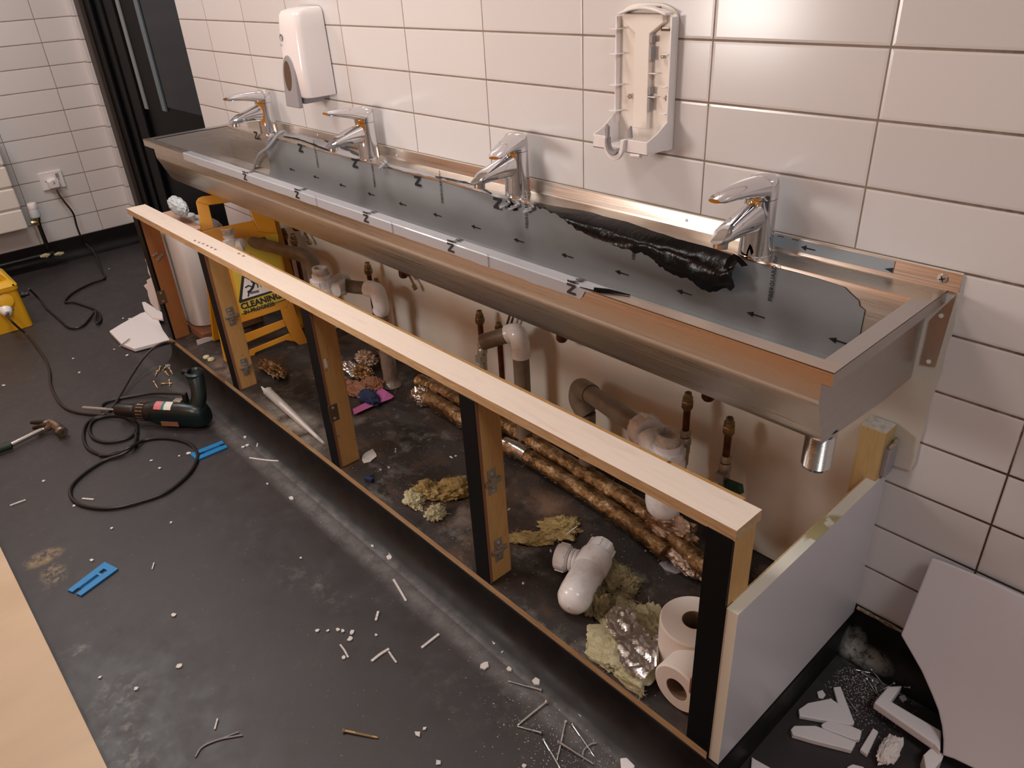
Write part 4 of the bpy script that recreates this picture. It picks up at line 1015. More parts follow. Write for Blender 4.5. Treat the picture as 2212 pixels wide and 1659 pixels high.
# lagged pipes running along the wall
def lagged(px, z, r, label, group, end=False):
    P = smoothpath([UZ(u, v, z) for u, v in px], 14)
    rows = []; n = 20
    t = thing('lagged_pipe', label, 'pipe', (P[len(P)//2].x, P[len(P)//2].y, 0), group)
    for i, q in enumerate(P):
        tt = (P[min(i+1, len(P)-1)]-P[max(i-1, 0)]).normalized(); a = tt.cross(Vector((0,0,1))).normalized(); bb = a.cross(tt)
        ring = []
        for k in range(n):
            an = 2*math.pi*k/n; d = a*math.cos(an)+bb*math.sin(an)
            rr = r*(1+.10*noise.noise(q*30+d*1.5)+.09*noise.noise(q*110+d*5))
            ring.append(q+d*rr)
        rows.append(ring)
    b = MB(); b.loft(rows); b.build('lagging', MT['lag'], t, smooth=60)
    rnd = random.Random(len(px)); b = MB()
    for k in range(120):
        row = rnd.choice(rows[:-2]); p = rnd.choice(row[:n]); d = Vector((rnd.uniform(-1, 1), rnd.uniform(-1, .2), rnd.uniform(-.3, 1))).normalized()*rnd.uniform(.006, .016)
        b.tube([p, p+d*.6, p+d], .0005, 4)
    o = b.build('loose_fibres', MT['wool'], t); o['kind'] = 'stuff'
    return t, P
LG = 'foil lagged pipes along the wall inside the cupboard'
t1, P1 = lagged([(905, 822), (985, 862), (1090, 918), (1200, 985), (1310, 1052), (1400, 1112), (1470, 1178), (1535, 1235)], .045, .021, 'foil lagged pipe nearest the wall on the cupboard base', LG)
t2, P2 = lagged([(900, 848), (940, 868), (992, 900), (1060, 938)], .035, .022, 'gold lagged pipe stub with a silver torn end, left of the hinged post', LG)
t3, P3 = lagged([(1095, 965), (1130, 980), (1240, 1048), (1330, 1108), (1400, 1160), (1440, 1195)], .030, .020, 'front lagged pipe coming out of a silver sleeve behind the hinged post', LG)
b = MB(); P = [UZ(1090, 958, .032), UZ(1112, 968, .032), UZ(1140, 984, .032)]; b.tube(P, [.0185, .020, .0215], 24); b.build('foil_sleeve', MT['foil'], t3)
b = MB(); P = [UZ(1076, 948, .032), UZ(1098, 962, .032)]; b.tube(P, .0105, 16); b.build('copper_pipe', MT['copper'], t3)
# crumpled foil at the torn end of the stub and under the right trap
def foil_blob(name, c, r, label, seed, cat='foil', mat='foil', amp=1.0):
    bm = bmesh.new(); bmesh.ops.create_icosphere(bm, subdivisions=4, radius=1)
    vs = []
    for v in bm.verts:
        q = v.co*1.6+Vector((seed*2.3, 0, seed)); 
        d = 1+amp*(.5*abs(noise.noise(q))+.4*abs(noise.noise(q*2.7))+.25*abs(noise.noise(q*6)))-.35*amp
        vs.append(Vector((c[0]+v.co.x*r[0]*d, c[1]+v.co.y*r[1]*d, max(c[2]-r[2]*.9, c[2]+v.co.z*r[2]*d))))
    b = MB(); b.add(vs, [tuple(v.index for v in f.verts) for f in bm.faces]); bm.free()
    return tag(b.build(name, MT[mat], smooth=16, recalc=False), label, cat)
q = UZ(914, 852, .04); foil_blob('foil_wad', (q.x, q.y, .032), (.042, .028, .030), 'silver foil wad on the torn end of the gold lagged pipe', 3)
m = Mat('brownish_foil', rgb(188, 166, 148), .28, .9); m.bump(m.noise(m.pos(), 80, 5, .65, .8), .8, .006); MT['foil_brown'] = m.m
q = UZ(1440, 1150, .05); foil_blob('foil_wrap', (q.x, q.y+.01, .052), (.075, .028, .048), 'brownish crumpled foil wrap heaped under the right hand trap', 5, 'foil', 'foil_brown')
q = UZ(1495, 1215, .03); foil_blob('foil_wrap', (q.x, q.y, .028), (.055, .028, .028), 'brownish crumpled foil wrap at the far right beside the end post', 6, 'foil', 'foil_brown')
q = UZ(1455, 1215, .001); b = MB(); b.prism([UZ(u, v, .001) for u, v in [(1424, 1218), (1436, 1204), (1460, 1206), (1484, 1222), (1482, 1236), (1460, 1240), (1436, 1232)]], (0, 0, .0015)); tag(b.build('plaster_flake', MT['plastic_grey'], smooth=0), 'dull grey oval plaster flake on the base in front of the foil wrap', 'flake')

# litter between the posts: torn foil, cardboard, blue cloth, pink strip
for i, (u, v, r, mat, lab) in enumerate([(792, 782, (.034, .02, .018), 'foil_brown', 'brown torn foil lump highest in the litter below the rail'), (785, 812, (.03, .02, .016), 'lag', 'gold crumpled foil tube in the litter left of the taped downpipe'), (762, 800, (.04, .016, .012), 'foil', 'shiny silver foil strip beside the knotted post'), (830, 770, (.02, .015, .014), 'lag', 'small gold foil lump behind the taped downpipe'),
        (775, 842, (.045, .025, .010), 'cardboard', 'crumpled brown paper left of the dark blue cloth'), (808, 832, (.028, .022, .012), 'cardboard', 'dark torn paper behind the blue cloth'), (590, 797, (.06, .02, .010), 'lag', 'long pale torn strip on the base beside the yellow sign'), (745, 832, (.03, .02, .010), 'cardboard', 'rusty brown paper scrap tucked behind the knotted post')]):
    q = UZ(u, v, .012); r = tuple(k*1.45 for k in r); foil_blob('litter_scrap', (q.x, q.y, r[2]), r, lab, 11+i, 'litter', mat, 1.2)['group'] = 'torn scraps between the left posts'
q = UZ(795, 858, .015); foil_blob('blue_cloth', (q.x, q.y, .016), (.055, .026, .015), 'dark navy cloth crumpled beside the pink strip', 21, 'cloth', 'cloth_blue', .8)
px = [(762, 884), (792, 869), (806, 860), (816, 842), (824, 838), (836, 846), (851, 856), (846, 861), (826, 869), (800, 880), (765, 896)]
b = MB(); b.prism([UZ(u, v, .018 if i in (3, 4, 5) else .008) for i, (u, v) in enumerate(px)], (0, 0, .001)); tag(b.build('pink_strip', MT['paper_pink'], smooth=0), 'torn strip of pink paper lying in front of the navy cloth', 'paper')
px = [(783, 985), (790, 978), (805, 970), (812, 980), (814, 986), (806, 992), (800, 998), (786, 1001), (782, 994)]
b = MB(); b.prism([UZ(u, v, .002) for u, v in px], (0, 0, .001)); tag(b.build('grey_scrap', MT['crumb'], smooth=0), 'pale grey torn scrap on the base beside the foot of the knotted post', 'paper')
b = MB(); q = UZ(797, 1035, .006); b.obox(q, (1, .4, 0), (-.4, 1, 0), (0, 0, 1), .012, .006, .005); b.obox(q+Vector((-.01, .014, .002)), (1, -.6, .3), (.6, 1, 0), (-.3, 0, 1), .009, .004, .002)
tag(b.build('navy_fragment', MT['cloth_blue'], smooth=0, bevel=.001), 'small navy plastic fragment behind the foot of the knotted post', 'fragment')
# white tube with clear sleeve leaning by the second opening
t = thing('clear_tube', 'clear plastic tube with a white rod inside, lying behind the plywood edge', 'tube', UZ(620, 880, 0))
A, B = UZ(578, 845, .020), UZ(700, 958, .006)
b = MB(); b.tube([A, A.lerp(B, .5), B], [.014, .011, .004], 14); b.build('sleeve', MT['clear'], t)
b = MB(); b.tube([A.lerp(B, .25), B.lerp(A, .1)], [.005, .004], 10); b.build('white_rod', MT['plastic_white'], t)
q = UZ(575, 842, .016); b = MB()
for k in range(5): b.tube([q+Vector((random.uniform(-.02, .02), random.uniform(-.01, .01), random.uniform(-.008, .01))) for _ in range(5)], .0025, 6)
b.build('crinkled_end', MT['polythene'], t)

# white tub on a stained board at the left end
tx0, tx1, ty0, ty1 = -2.60, -2.405, -.395, -.20
def rrect(x0, x1, y0, y1, r, z, n=6):
    out = []
    for cx_, cy_, a0 in ((x1-r, y1-r, 0), (x0+r, y1-r, 90), (x0+r, y0+r, 180), (x1-r, y0+r, 270)):
        for k in range(n+1):
            a = math.radians(a0+90*k/n); out.append(Vector((cx_+r*math.cos(a), cy_+r*math.sin(a), z)))
    return out
t = thing('white_tub', 'tall off-white plastic tub behind the orange stained post at the left end', 'container', (-2.5, -.3, .03))
b = MB(); b.loft([rrect(tx0+i_, tx1-i_, ty0+i_, ty1-i_, .06-i_*.5, z) for i_, z in ((.006, .031), (0, .037), (0, .36), (.008, .375), (.04, .392))]); b.build('tub_body', MT['tub'], t, smooth=50)
b = MB(); b.lathe([(.03, .392), (.03, .41), (.026, .413)], (-2.5, -.30, 0), n=28); b.build('cap', MT['plastic_white'], t)
b = MB(); b.box(-2.66, -2.36, -.40, -.17, .001, .029); tag(b.build('stained_board', MT['cardboard'], smooth=0, bevel=.002), 'brown stained board lying under the white tub', 'board')
px = [(424, 735), (446, 728), (470, 727), (471, 742), (448, 755), (430, 758)]
b = MB(); b.prism([UX(u, v, -2.355) for u, v in px], (.002, 0, 0)); tag(b.build('torn_paper', MT['crumb'], smooth=0), 'torn white paper stuck low down beside the white tub', 'paper')
for i, (u, v, lab) in enumerate([(446, 772, 'small cream plastic knob by the plywood edge, left one'), (456, 777, 'small cream plastic knob by the plywood edge, right one')]):
    q = UZ(u, v, .004); b = MB(); b.lathe([(.010, 0), (.012, .004), (.010, .008), (.005, .010)], (q.x, q.y, .001), n=20); tag(b.build('plastic_knob', MT['wool_pale']), lab, 'knob', 'cream plastic knobs')
# timber offcut, bag and white sheet behind the frame at the left
b = MB(); q0, q1 = UY(360, 458, -.33), UY(430, 456, -.33); b.box(q0.x, -2.30, -.345, -.315, q0.z-.028, q0.z+.002)
m = Mat('pinkish_timber', rgb(196, 158, 136), .7); MT['pink_wood'] = m.m
tm = tag(b.build('timber_offcut', MT['pink_wood'], smooth=0, bevel=.001), 'pinkish timber offcut across the top of the white tub', 'timber')
tm.location.z += 0
q = UY(385, 446, -.34); 
foil_blob('polythene_bag', (q.x, q.y, q.z), (.075, .022, .034), 'crumpled clear white polythene bag behind the left end of the rail', 31, 'bag', 'polythene', .45)
b = MB(); b.prism([UY(u, v, -.30) for u, v in [(374, 463), (380, 462), (428, 487), (426, 496), (405, 488), (374, 470)]], (0, .003, 0)); tag(b.build('white_offcut', MT['plastic_white'], smooth=0), 'thin white plastic offcut just behind the pale rail at its left', 'offcut')

# ================================================================ yellow folding floor sign
p0 = Vector((-2.155, -.42, 0)); pt = Vector((-2.30, -.313, .509)); pr = Vector((-2.065, -.145, 0))
sn = (pr-p0).cross(pt-p0).normalized()
if sn.x < 0: sn = -sn
def SP(u, v, off=0): return UP(u, v, p0+sn*off, sn)
sign = thing('floor_sign', 'yellow folding cleaning-in-progress floor sign inside the left end of the frame', 'sign', (-2.13, -.28, 0))
# px outline as bars so the openings stay open
back = -sn*.012
def plate(b, px, th=.012, off=0, mi=0): b.prism([SP(u, v, off) for u, v in px], -sn*th, mi)
b = MB()
plate(b, [(423, 436), (428, 428), (437, 424), (497, 417), (545, 425), (575, 440), (560, 445), (531, 432), (451, 443)])           # top bar
plate(b, [(423, 436), (451, 443), (463, 493), (436, 500)])
plate(b, [(560, 445), (575, 440), (592, 470), (600, 505), (560, 500), (548, 476), (531, 432)])
plate(b, [(436, 500), (463, 493), (548, 476), (560, 500), (600, 505), (628, 640), (622, 664), (523, 697), (470, 705)])     # face
plate(b, [(470, 705), (523, 697), (528, 722), (540, 765), (547, 800), (510, 800), (488, 783), (484, 778)])                  # left leg
plate(b, [(606, 668), (622, 664), (628, 640), (648, 700), (668, 745), (672, 756), (655, 752), (633, 735), (622, 712), (612, 690)])
plate(b, [(527, 722), (612, 690), (618, 705), (592, 716), (534, 740)])
plate(b, [(538, 756), (600, 731), (625, 720), (636, 738), (618, 735), (552, 762), (548, 775), (541, 775)])
b.build('front_leaf', MT['sign_yellow'], sign, smooth=0, bevel=.002)
b = MB(); plate(b, [(488, 520), (600, 505), (620, 648), (521, 682)], .0006, .0012)
lb = b.build('label_panel', MT['sign_label'], sign, smooth=0)
b = MB(); plate(b, [(523, 590), (598, 628), (518, 655), (516, 651)], .0005, .0022); plate(b, [(528, 600), (586, 628), (524, 647), (523, 645)], .0005, .0030, 1)
# slipping figure
def stroke(px, r=.0028, mi=0, off=.0038):
    for a, c in zip(px[:-1], px[1:]): 
        A, C = SP(*a, off), SP(*c, off); d = (C-A); b.obox((A+C)/2, d, d.cross(sn), sn, d.length/2+r*.5, r, .0003, mi)
stroke([(541, 600), (544, 609), (550, 611)], .0022); stroke([(550, 606), (546, 621), (540, 629), (536, 631)], .0036); stroke([(551, 611), (556, 614), (557, 621)], .0018)
stroke([(545, 620), (537, 617), (530, 621)], .0022); stroke([(540, 628), (537, 631), (537, 636), (536, 640)], .0022)
q = SP(551, 604, .0038); b.lathe([(.005, 0), (.005, .0004)], q, sn, 14); stroke([(561, 610), (562, 618)], .0008); stroke([(565, 611), (564, 620)], .0008)
stroke([(541, 633), (558, 629)], .004, 2, .0034)
b.build('printed_symbol', [MT['black_ink'], MT['white_ink'], MT['slate_ink']], sign, smooth=0)
# thin black border and lettering
b = MB()
stroke([(522, 679), (619, 646), (614, 633)], .0012, 0, .0024); b.build('border_line', MT['black_ink'], sign, smooth=0)
b = MB(); stroke([(556, 517), (571, 512), (574, 519)], .0014, 0, .0024); b.build('border_line', MT['black_ink'], sign, smooth=0)
tb_ = (SP(607, 640, 0)-SP(521, 666, 0)); rt = tb_.normalized(); upv = sn.cross(rt).normalized()
if upv.z < 0: upv = -upv
b = MB(); q = SP(522, 669, 0); b.text('CLEANING', q, rt, upv, tb_.length*.205, 0, off=.0028, bold=.0011); b.build('lettering', MT['black_ink'], sign, smooth=0)
b = MB(); q = SP(528, 679, 0); b.text('IN PROGRESS', q, rt, upv, tb_.length*.128, 0, off=.0028, bold=.0006); b.build('lettering', MT['black_ink'], sign, smooth=0)
b = MB(); q = SP(538, 563, 0); b.text('FLOOR', q-rt*.075, rt, upv, tb_.length*.21, 0, off=.0028, bold=.0011)
b.build('lettering', MT['black_ink'], sign, smooth=0)
# rear leaf folded open behind
rb = Vector((-.20, .05, 0))
b = MB()
for A, C in [((-2.18, -.30), (-2.36, -.385)), ]: pass
L0, L1 = SP(484, 778, -.012), SP(672, 752, -.012); T0, T1 = SP(440, 470, -.016), SP(590, 470, -.016)
B0, B1 = L0+Vector((-.17, .05, -L0.z)), L1+Vector((-.12, .045, -L1.z))
T0.y = max(T0.y, -.36)
B0.z = B1.z = .004
for A, C in ((T0, B0), (T1, B1)):
    d = C-A; b.obox((A+C)/2, d, (0, 1, 0), d.cross(Vector((0, 1, 0))), d.length/2, .014, .006)
for s in (.45, .75):
    A, C = T0.lerp(B0, s), T1.lerp(B1, s); d = C-A; b.obox((A+C)/2, d, (B0-T0), d.cross(B0-T0), d.length/2, .016, .005)
b.build('rear_leaf', MT['sign_yellow'], sign, smooth=0, bevel=.002)
# ================================================================ things on the room floor
F0 = FLOOR+.0008
def FP(u, v, h=0.0): return UZ(u, v, FLOOR+h)
# pale plywood sheet in the near left corner
a, c = UZ(0, 1180, FLOOR+.019), UZ(232, 1659, FLOOR+.019)
d = (c-a).normalized(); nrm = Vector((d.y, -d.x, 0))
if nrm.y > 0: nrm = -nrm
P = [a-d*1.1, c+d*1.6, c+d*1.6+nrm*.37, a-d*1.1+nrm*.37]
b = MB(); b.prism([Vector((q.x, q.y, FLOOR+.001)) for q in P], (0, 0, .018)); tag(b.build('plywood_sheet', MT['birch'], smooth=0, bevel=.001), 'pale birch plywood sheet lying flat on the floor at the near left corner', 'board')

# cables
def cable(px, r, label, name, mat='rubber', lift=None, cat='cable'):
    pts = []
    for i, q in enumerate(px):
        h = r+.001 if len(q) < 3 else q[2]
        pts.append(FP(q[0], q[1], h))
    b = MB(); b.tube(smoothpath(pts, 7), r, 10)
    return tag(b.build(name, MT[mat]), label, cat)
# mains lead from the wall socket to the transformer
p0_ = UX(123, 410, -4.075); pts = [p0_, p0_+Vector((.012, 0, -.02)), UX(140, 437, -4.05), UX(158, 461, -4.045), UX(166, 489, -4.05), UX(175, 512, -4.04)]
pts += [UZ(185, 527, -.03), UZ(200, 541, -.05), UZ(213, 567, -.08)]+[FP(u, v, h) for u, v, h in [(220, 585, .006), (226, 601, .006), (200, 611, .006), (165, 628, .006), (145, 643, .006), (141, 653, .006), (160, 653, .006), (182, 660, .006), (202, 667, .006), (213, 675, .006), (218, 688, .006), (213, 698, .008), (206, 694, .014), (207, 680, .018), (206, 672, .016), (195, 686, .007), (180, 703, .006), (163, 709, .006), (146, 706, .006), (128, 690, .006), (103, 668, .006), (88, 650, .03), (72, 633, .07), (62, 624, .10)]]
b = MB(); b.tube(smoothpath(pts, 8), .0046, 10)
tag(b.build('mains_lead', MT['rubber']), 'black mains lead from the wall plug to the yellow transformer', 'cable')
# drill lead: transformer, down the floor, round the loops and up to the drill
dl = [(15, 682, .10), (25, 694, .085), (40, 708, .05), (60, 725, .01), (80, 750), (97, 775), (107, 803), (109, 830), (122, 860), (140, 880), (165, 890), (200, 895), (228, 894), (245, 878), (262, 850, .012), (285, 810, .03), (305, 780, .05), (325, 757, .07), (345, 744, .085), (363, 739, .094), (376, 741, .100), (392, 752, .088), (402, 780, .06), (405, 800, .075)]
cable(dl[:21], .0045, 'brown-black lead running from the transformer past the drill bit up to the frame corner', 'drill_lead', 'rubber_brown')
lp = [(396, 852, .05), (370, 850, .03), (330, 850, .012), (280, 857), (245, 864), (225, 872), (220, 882), (226, 893), (250, 897), (280, 902), (294, 914), (294, 930), (280, 945), (255, 953), (225, 955), (200, 945), (193, 925), (203, 908), (230, 899), (262, 899), (286, 909), (296, 925), (293, 950), (280, 966), (252, 975), (220, 982), (190, 968), (180, 945), (184, 920), (200, 905), (225, 897)]
cable(lp, .0048, 'black cable wound in a small double loop in front of the drill', 'cable_coil')
lp2 = [(292, 930), (294, 948, .008), (284, 968, .012), (262, 982, .01), (225, 995), (185, 1020), (158, 1045), (151, 1063), (158, 1080), (180, 1092), (215, 1098), (255, 1096), (300, 1085), (350, 1068), (385, 1045), (412, 1018), (426, 990), (424, 975), (408, 958), (380, 949), (345, 946), (310, 952), (280, 967, .018), (245, 982, .008), (215, 984)]
cable(lp2, .005, 'black cable lying in one wide loop across the blue shim', 'cable_loop')

# yellow site transformer, cut by the left edge of the picture
tr = thing('site_transformer', 'yellow 110 volt site transformer on the floor at the left edge of the picture', 'transformer', (-3.45, -.95, FLOOR))
x1, y1, x0, y0 = -3.315, -.768, -3.60, -1.10
b = MB(); b.loft([rrect(x0-.012, x1+.004, y0-.012, y1+.006, .02, FLOOR+.001), rrect(x0, x1-.004, y0, y1, .02, FLOOR+.165)]); b.build('case', MT['yellow'], tr, smooth=40)
b = MB(); b.loft([rrect(x0-.006, x1+.004, y0-.006, y1+.006, .022, FLOOR+.165), rrect(x0-.006, x1+.004, y0-.006, y1+.006, .022, FLOOR+.182), rrect(x0+.012, x1-.014, y0+.012, y1-.012, .02, FLOOR+.200)]); b.build('lid', MT['yellow'], tr, smooth=40)
b = MB(); b.tube(smoothpath([(x1-.05, y1-.03, FLOOR+.198), (x1-.05, y1-.05, FLOOR+.222), (x1-.05, y1-.10, FLOOR+.228), (x1-.05, y1-.24, FLOOR+.228)], 6), .013, 12); b.build('handle', MT['yellow'], tr)
b = MB(); b.box(x1-.10, x1-.02, y1-.14, y1-.07, FLOOR+.2005, FLOOR+.2015); b.build('top_label', MT['white_ink'], tr, smooth=0)
q = UX(14, 652, x1+.012); b = MB(); b.lathe([(.026, 0), (.028, .004), (.028, .010), (.020, .012)], (x1-.002, q.y, q.z), (1, 0, .25), 28); b.build('socket_flap', MT['yellow'], tr)
q = UX(14, 672, x1+.02); b = MB(); b.lathe([(.024, 0), (.024, .012), (.019, .024), (.012, .034)], (x1-.001, q.y, q.z), (1, 0, -.25), 28); b.build('plug', MT['plastic_trap'], tr)
b = MB(); q2 = Vector((x1+.032, q.y, q.z-.008)); b.tube([q2, FP(15, 682, .10)], .0055, 10); b.build('plug_tail', MT['rubber_brown'], tr)
q = UX(55, 624, x1); b = MB(); b.lathe([(.013, 0), (.013, .016), (.009, .022), (.007, .034)], (x1-.03, y1+.002, FLOOR+.128), (.5, 1, 0), 16); b.build('cable_gland', MT['black_tool'], tr)
for u, v in [(36, 613), (27, 668)]:
    q = UX(u, v, x1); b = MB(); b.lathe([(.004, 0), (.004, .001)], (x1+.0025, min(q.y, y1-.01), q.z), (1, 0, 0), 10); b.build('case_screw', MT['black_ink'], tr)

# drill lying on its back: bit to the left, grip standing up to the right
dr = thing('power_drill', 'dark green corded drill lying on the floor with its bit to the left', 'drill', FP(340, 900))
def DP(u, v, h): return UZ(u, v, FLOOR+h)
ax0, ax1 = DP(250, 885, .042), DP(440, 895, .045)
axv = (ax1-ax0).normalized()
b = MB(); A = DP(177, 880, .036); B = DP(232, 884, .038); C = DP(250, 885, .040)
rows = []
b.tube([A, A+axv*.006, B], [.0015, .0045, .0045], 10); b.tube([B, C], .0030, 8)
for k in range(9):
    q = A.lerp(B, (k+.8)/10); b.lathe([(.0046, -.003), (.0056, 0), (.0046, .003)], q, (axv+Vector((0,0,.25))), 10)
b.build('masonry_bit', MT['bit'], dr)
Lx = (ax1-ax0).length
def onax(s, up=0): return ax0+axv*(Lx*s)+Vector((0, 0, up))
b = MB(); b.lathe([(.010, 0), (.019, .006), (.0215, .02), (.0225, Lx*.22), (.020, Lx*.24)], ax0, axv, 28); b.build('chuck', MT['black_tool'], dr)
b = MB(); b.lathe([(.022, Lx*.235), (.029, Lx*.26), (.031, Lx*.30), (.031, Lx*.42), (.033, Lx*.46)], ax0, axv, 28)
for k in range(9):
    a = k*.34+.2; u1 = axv.orthogonal().normalized(); u2 = axv.cross(u1); d = u1*math.cos(a)+u2*math.sin(a); b.obox(onax(.34)+d*.031, axv, d.cross(axv), d, .012, .0022, .0025, 1)
b.build('gearbox', [MT['black_tool'], MT['hammer']], dr)
b = MB(); rows = []
sd = axv.cross(Vector((0,0,1))).normalized()
for s, hw, hh, dz in [(.44, .030, .033, 0), (.50, .034, .038, 0), (.62, .036, .041, .002), (.80, .037, .042, .002), (.93, .037, .041, 0), (1.0, .033, .036, -.002), (1.04, .024, .026, -.006)]:
    rows.append([onax(s, dz)+sd*hw*math.copysign(abs(math.cos(a))**.75, math.cos(a))+Vector((0, 0, 1))*hh*math.copysign(abs(math.sin(a))**.75, math.sin(a)) for a in [2*math.pi*k/24 for k in range(24)]])
b.loft(rows); b.build('motor_housing', MT['green_tool'], dr, smooth=50)
# grip rising from the rear toward the camera's top
g0 = onax(.93, .018); g3 = UY(422, 812, g0.y+.02)
top_ = DP(420, 806, .165)
gp = smoothpath([g0, g0.lerp(top_, .35)+axv*.012, g0.lerp(top_, .7)+axv*.010, top_], 6)
rows = []
for i, q in enumerate(gp):
    s = i/(len(gp)-1); hw = .022+.003*s; hd = .030-.009*math.sin(s*math.pi*.9)+.004*s
    rows.append([q+sd*hw*math.cos(a)+axv*hd*math.sin(a) for a in [2*math.pi*k/20 for k in range(20)]])
b = MB(); b.loft(rows); b.build('grip', MT['green_tool'], dr, smooth=50)
b = MB(); q = top_; b.lathe([(.027, -.012), (.029, -.006), (.029, .004), (.022, .008), (.018, .004), (.014, -.008)], q, (.1, 0, 1), 24, cap=False); b.build('grip_cap', MT['green_tool'], dr)
b = MB(); b.obox(q-axv*.028+Vector((0,0,.004)), axv, sd, (0,0,1), .012, .010, .008); b.build('cable_boot', MT['black_tool'], dr, bevel=.003)
b = MB(); b.obox(onax(.85, .058), axv+Vector((0,0,.3)), sd, (0,0,1), .008, .007, .016); b.build('trigger', MT['black_tool'], dr, bevel=.003)
b = MB(); b.obox(onax(.76, .046), axv, sd, (0,0,1), .014, .010, .004); b.build('direction_switch', MT['hinge'], dr, bevel=.002)
for s0, s1, mt, nm in [(.53, .61, 'red_ink', 'pink_label'), (.64, .72, 'white_ink', 'white_label'), (.61, .64, 'teal_ink', 'teal_label')]:
    b = MB(); ring = []
    for s in (s0, s1):
        ring.append([onax(s, .002)+(-sd if sd.y > 0 else sd)*.0372*math.copysign(abs(math.cos(a))**.75, math.cos(a))+Vector((0, 0, 1))*.0424*math.copysign(abs(math.sin(a))**.75, math.sin(a)) for a in [math.radians(x) for x in (35, 45, 55, 65, 75, 85)]])
    b.loft(ring, cap=False, closed=False); b.build(nm, MT[mt], dr, recalc=False)
b = MB(); fr_ = (-sd if sd.y > 0 else sd)
b.obox(onax(.68, -.018)+fr_*.0372, axv, Vector((0,0,1)), fr_, .030, .008, .0006); b.build('rating_plate', MT['cardboard'], dr, smooth=0)

# claw hammer, its grip cut by the left edge
hm = thing('claw_hammer', 'claw hammer with a bright steel shaft and green grip at the left edge', 'hammer', FP(60, 950))
H0, H1, H2 = FP(-60, 990, .014), FP(25, 961, .016), FP(92, 928, .018)
b = MB(); b.tube([H0, H1], .0125, 16); b.build('grip', MT['green_grip'], hm)
b = MB(); b.tube([H1, H2], .0082, 16); b.build('shaft', MT['chrome_dull'], hm)
b = MB(); hd_ = (H2-H1).normalized()
for k in range(3): b.lathe([(.0090, k*.005), (.0098, k*.005+.002), (.0090, k*.005+.004)], H2, hd_, 16)
b.build('ferrule', MT['screw'], hm)
hx = hd_; hy = Vector((-hx.y, hx.x, 0)).normalized()
if hy.y < 0: hy = -hy
hc = H2+hd_*.022
nb = (FP(138, 935, .02)-hc).normalized()
b = MB(); ptsh = [hc-nb*.010, hc+nb*.006, hc+nb*.016]
face = FP(136, 938, .020); body = FP(122, 921, .024); claw0 = FP(98, 918, .024)
b.tube(smoothpath([claw0, FP(108, 914, .026), body, FP(130, 927, .022)], 5), [.0135]*16, 14)
b.tube([H2+hd_*.010, FP(110, 918, .024)], [.0125, .0150], 12)
b.lathe([(.0115, -.014), (.0120, -.004), (.0165, 0), (.0172, .013), (.0155, .016)], FP(131, 930, .021), (face-body), 24)
b.build('hammer_head', MT['hammer'], hm)
for dv, lab in ((0, 1), (12, 2)):
    b = MB(); P = [FP(104, 914+dv*.35, .026), FP(88, 913+dv*.7, .026), FP(68+dv*.4, 913+dv, .018)]
    b.tube(smoothpath(P, 5), [.0115-.0006*k for k in range(11)], 10); b.build('claw', MT['black_tool'], hm)

# blue plastic shims
def shim(px, label, slot, teeth=True):
    """px: heel left, heel right, toe right, toe left"""
    A, B, C, D = [FP(u, v, .001) for u, v in px]
    t = lambda s, w: A.lerp(D, s).lerp(B.lerp(C, s), w)
    b = MB(); h = Vector((0, 0, .004))
    def q4(s0, s1, w0, w1): b.prism([t(s0, w0), t(s0, w1), t(s1, w1), t(s1, w0)], h)
    q4(0, .16, 0, 1); q4(.16, 1, 0, .36); q4(.16, 1, .64, 1); 
    if slot: q4(.30, .36, .36, .64)
    if teeth:
        for k in range(18):
            s = .36+k*.028; q4(s, s+.013, .36, .46); q4(s, s+.013, .54, .64)
    return tag(b.build('blue_shim', MT['blue_plastic'], smooth=0), label, 'shim', 'blue plastic shims on the floor')
shim([(227, 1216), (256, 1231), (176, 1289), (147, 1277)], 'blue slotted plastic shim lying near the plywood sheet', True)
shim([(410, 982), (426, 996), (492, 968), (480, 954)], 'blue slotted plastic shim with a black cable across its end', False)

# broken white boards behind the left end of the frame
b = MB(); px = [(236, 715), (262, 699), (304, 676), (332, 668), (352, 712), (367, 733), (290, 753), (262, 742)]
b.prism([FP(u, v, .018) for u, v in px], (0, 0, -.014)); b.prism([FP(u, v, .018) for u, v in [(308, 658), (315, 657), (352, 680), (354, 694), (330, 690), (313, 674)]], (0, 0, .012))
tag(b.build('broken_board', MT['ceramic'], smooth=0, bevel=.002), 'large broken white board with a raised lip on the floor left of the frame', 'board')
b = MB(); px = [(313, 560), (317, 570), (320, 590), (326, 600), (316, 606), (318, 612), (310, 617), (318, 628), (320, 640), (325, 655), (338, 670), (345, 672), (338, 640), (328, 600), (316, 558)]
b.prism([UP(u, v, Vector((-2.62, -.40, .1)), (.5, -.85, 0)) for u, v in px], (-.006, .010, 0)); tag(b.build('jagged_board', MT['ceramic'], smooth=0, bevel=.0015), 'jagged upright white board leaning on the far side of the frame', 'board')
b = MB(); a_, c_ = FP(257, 749, .022), FP(280, 732, .024); b.obox((a_+c_)/2, c_-a_, Vector((0,0,1)).cross(c_-a_), (0,0,1), (c_-a_).length/2, .0016, .0016); tag(b.build('grey_nail', MT['hinge'], smooth=0), 'short grey nail lying across the broken white board', 'nail')

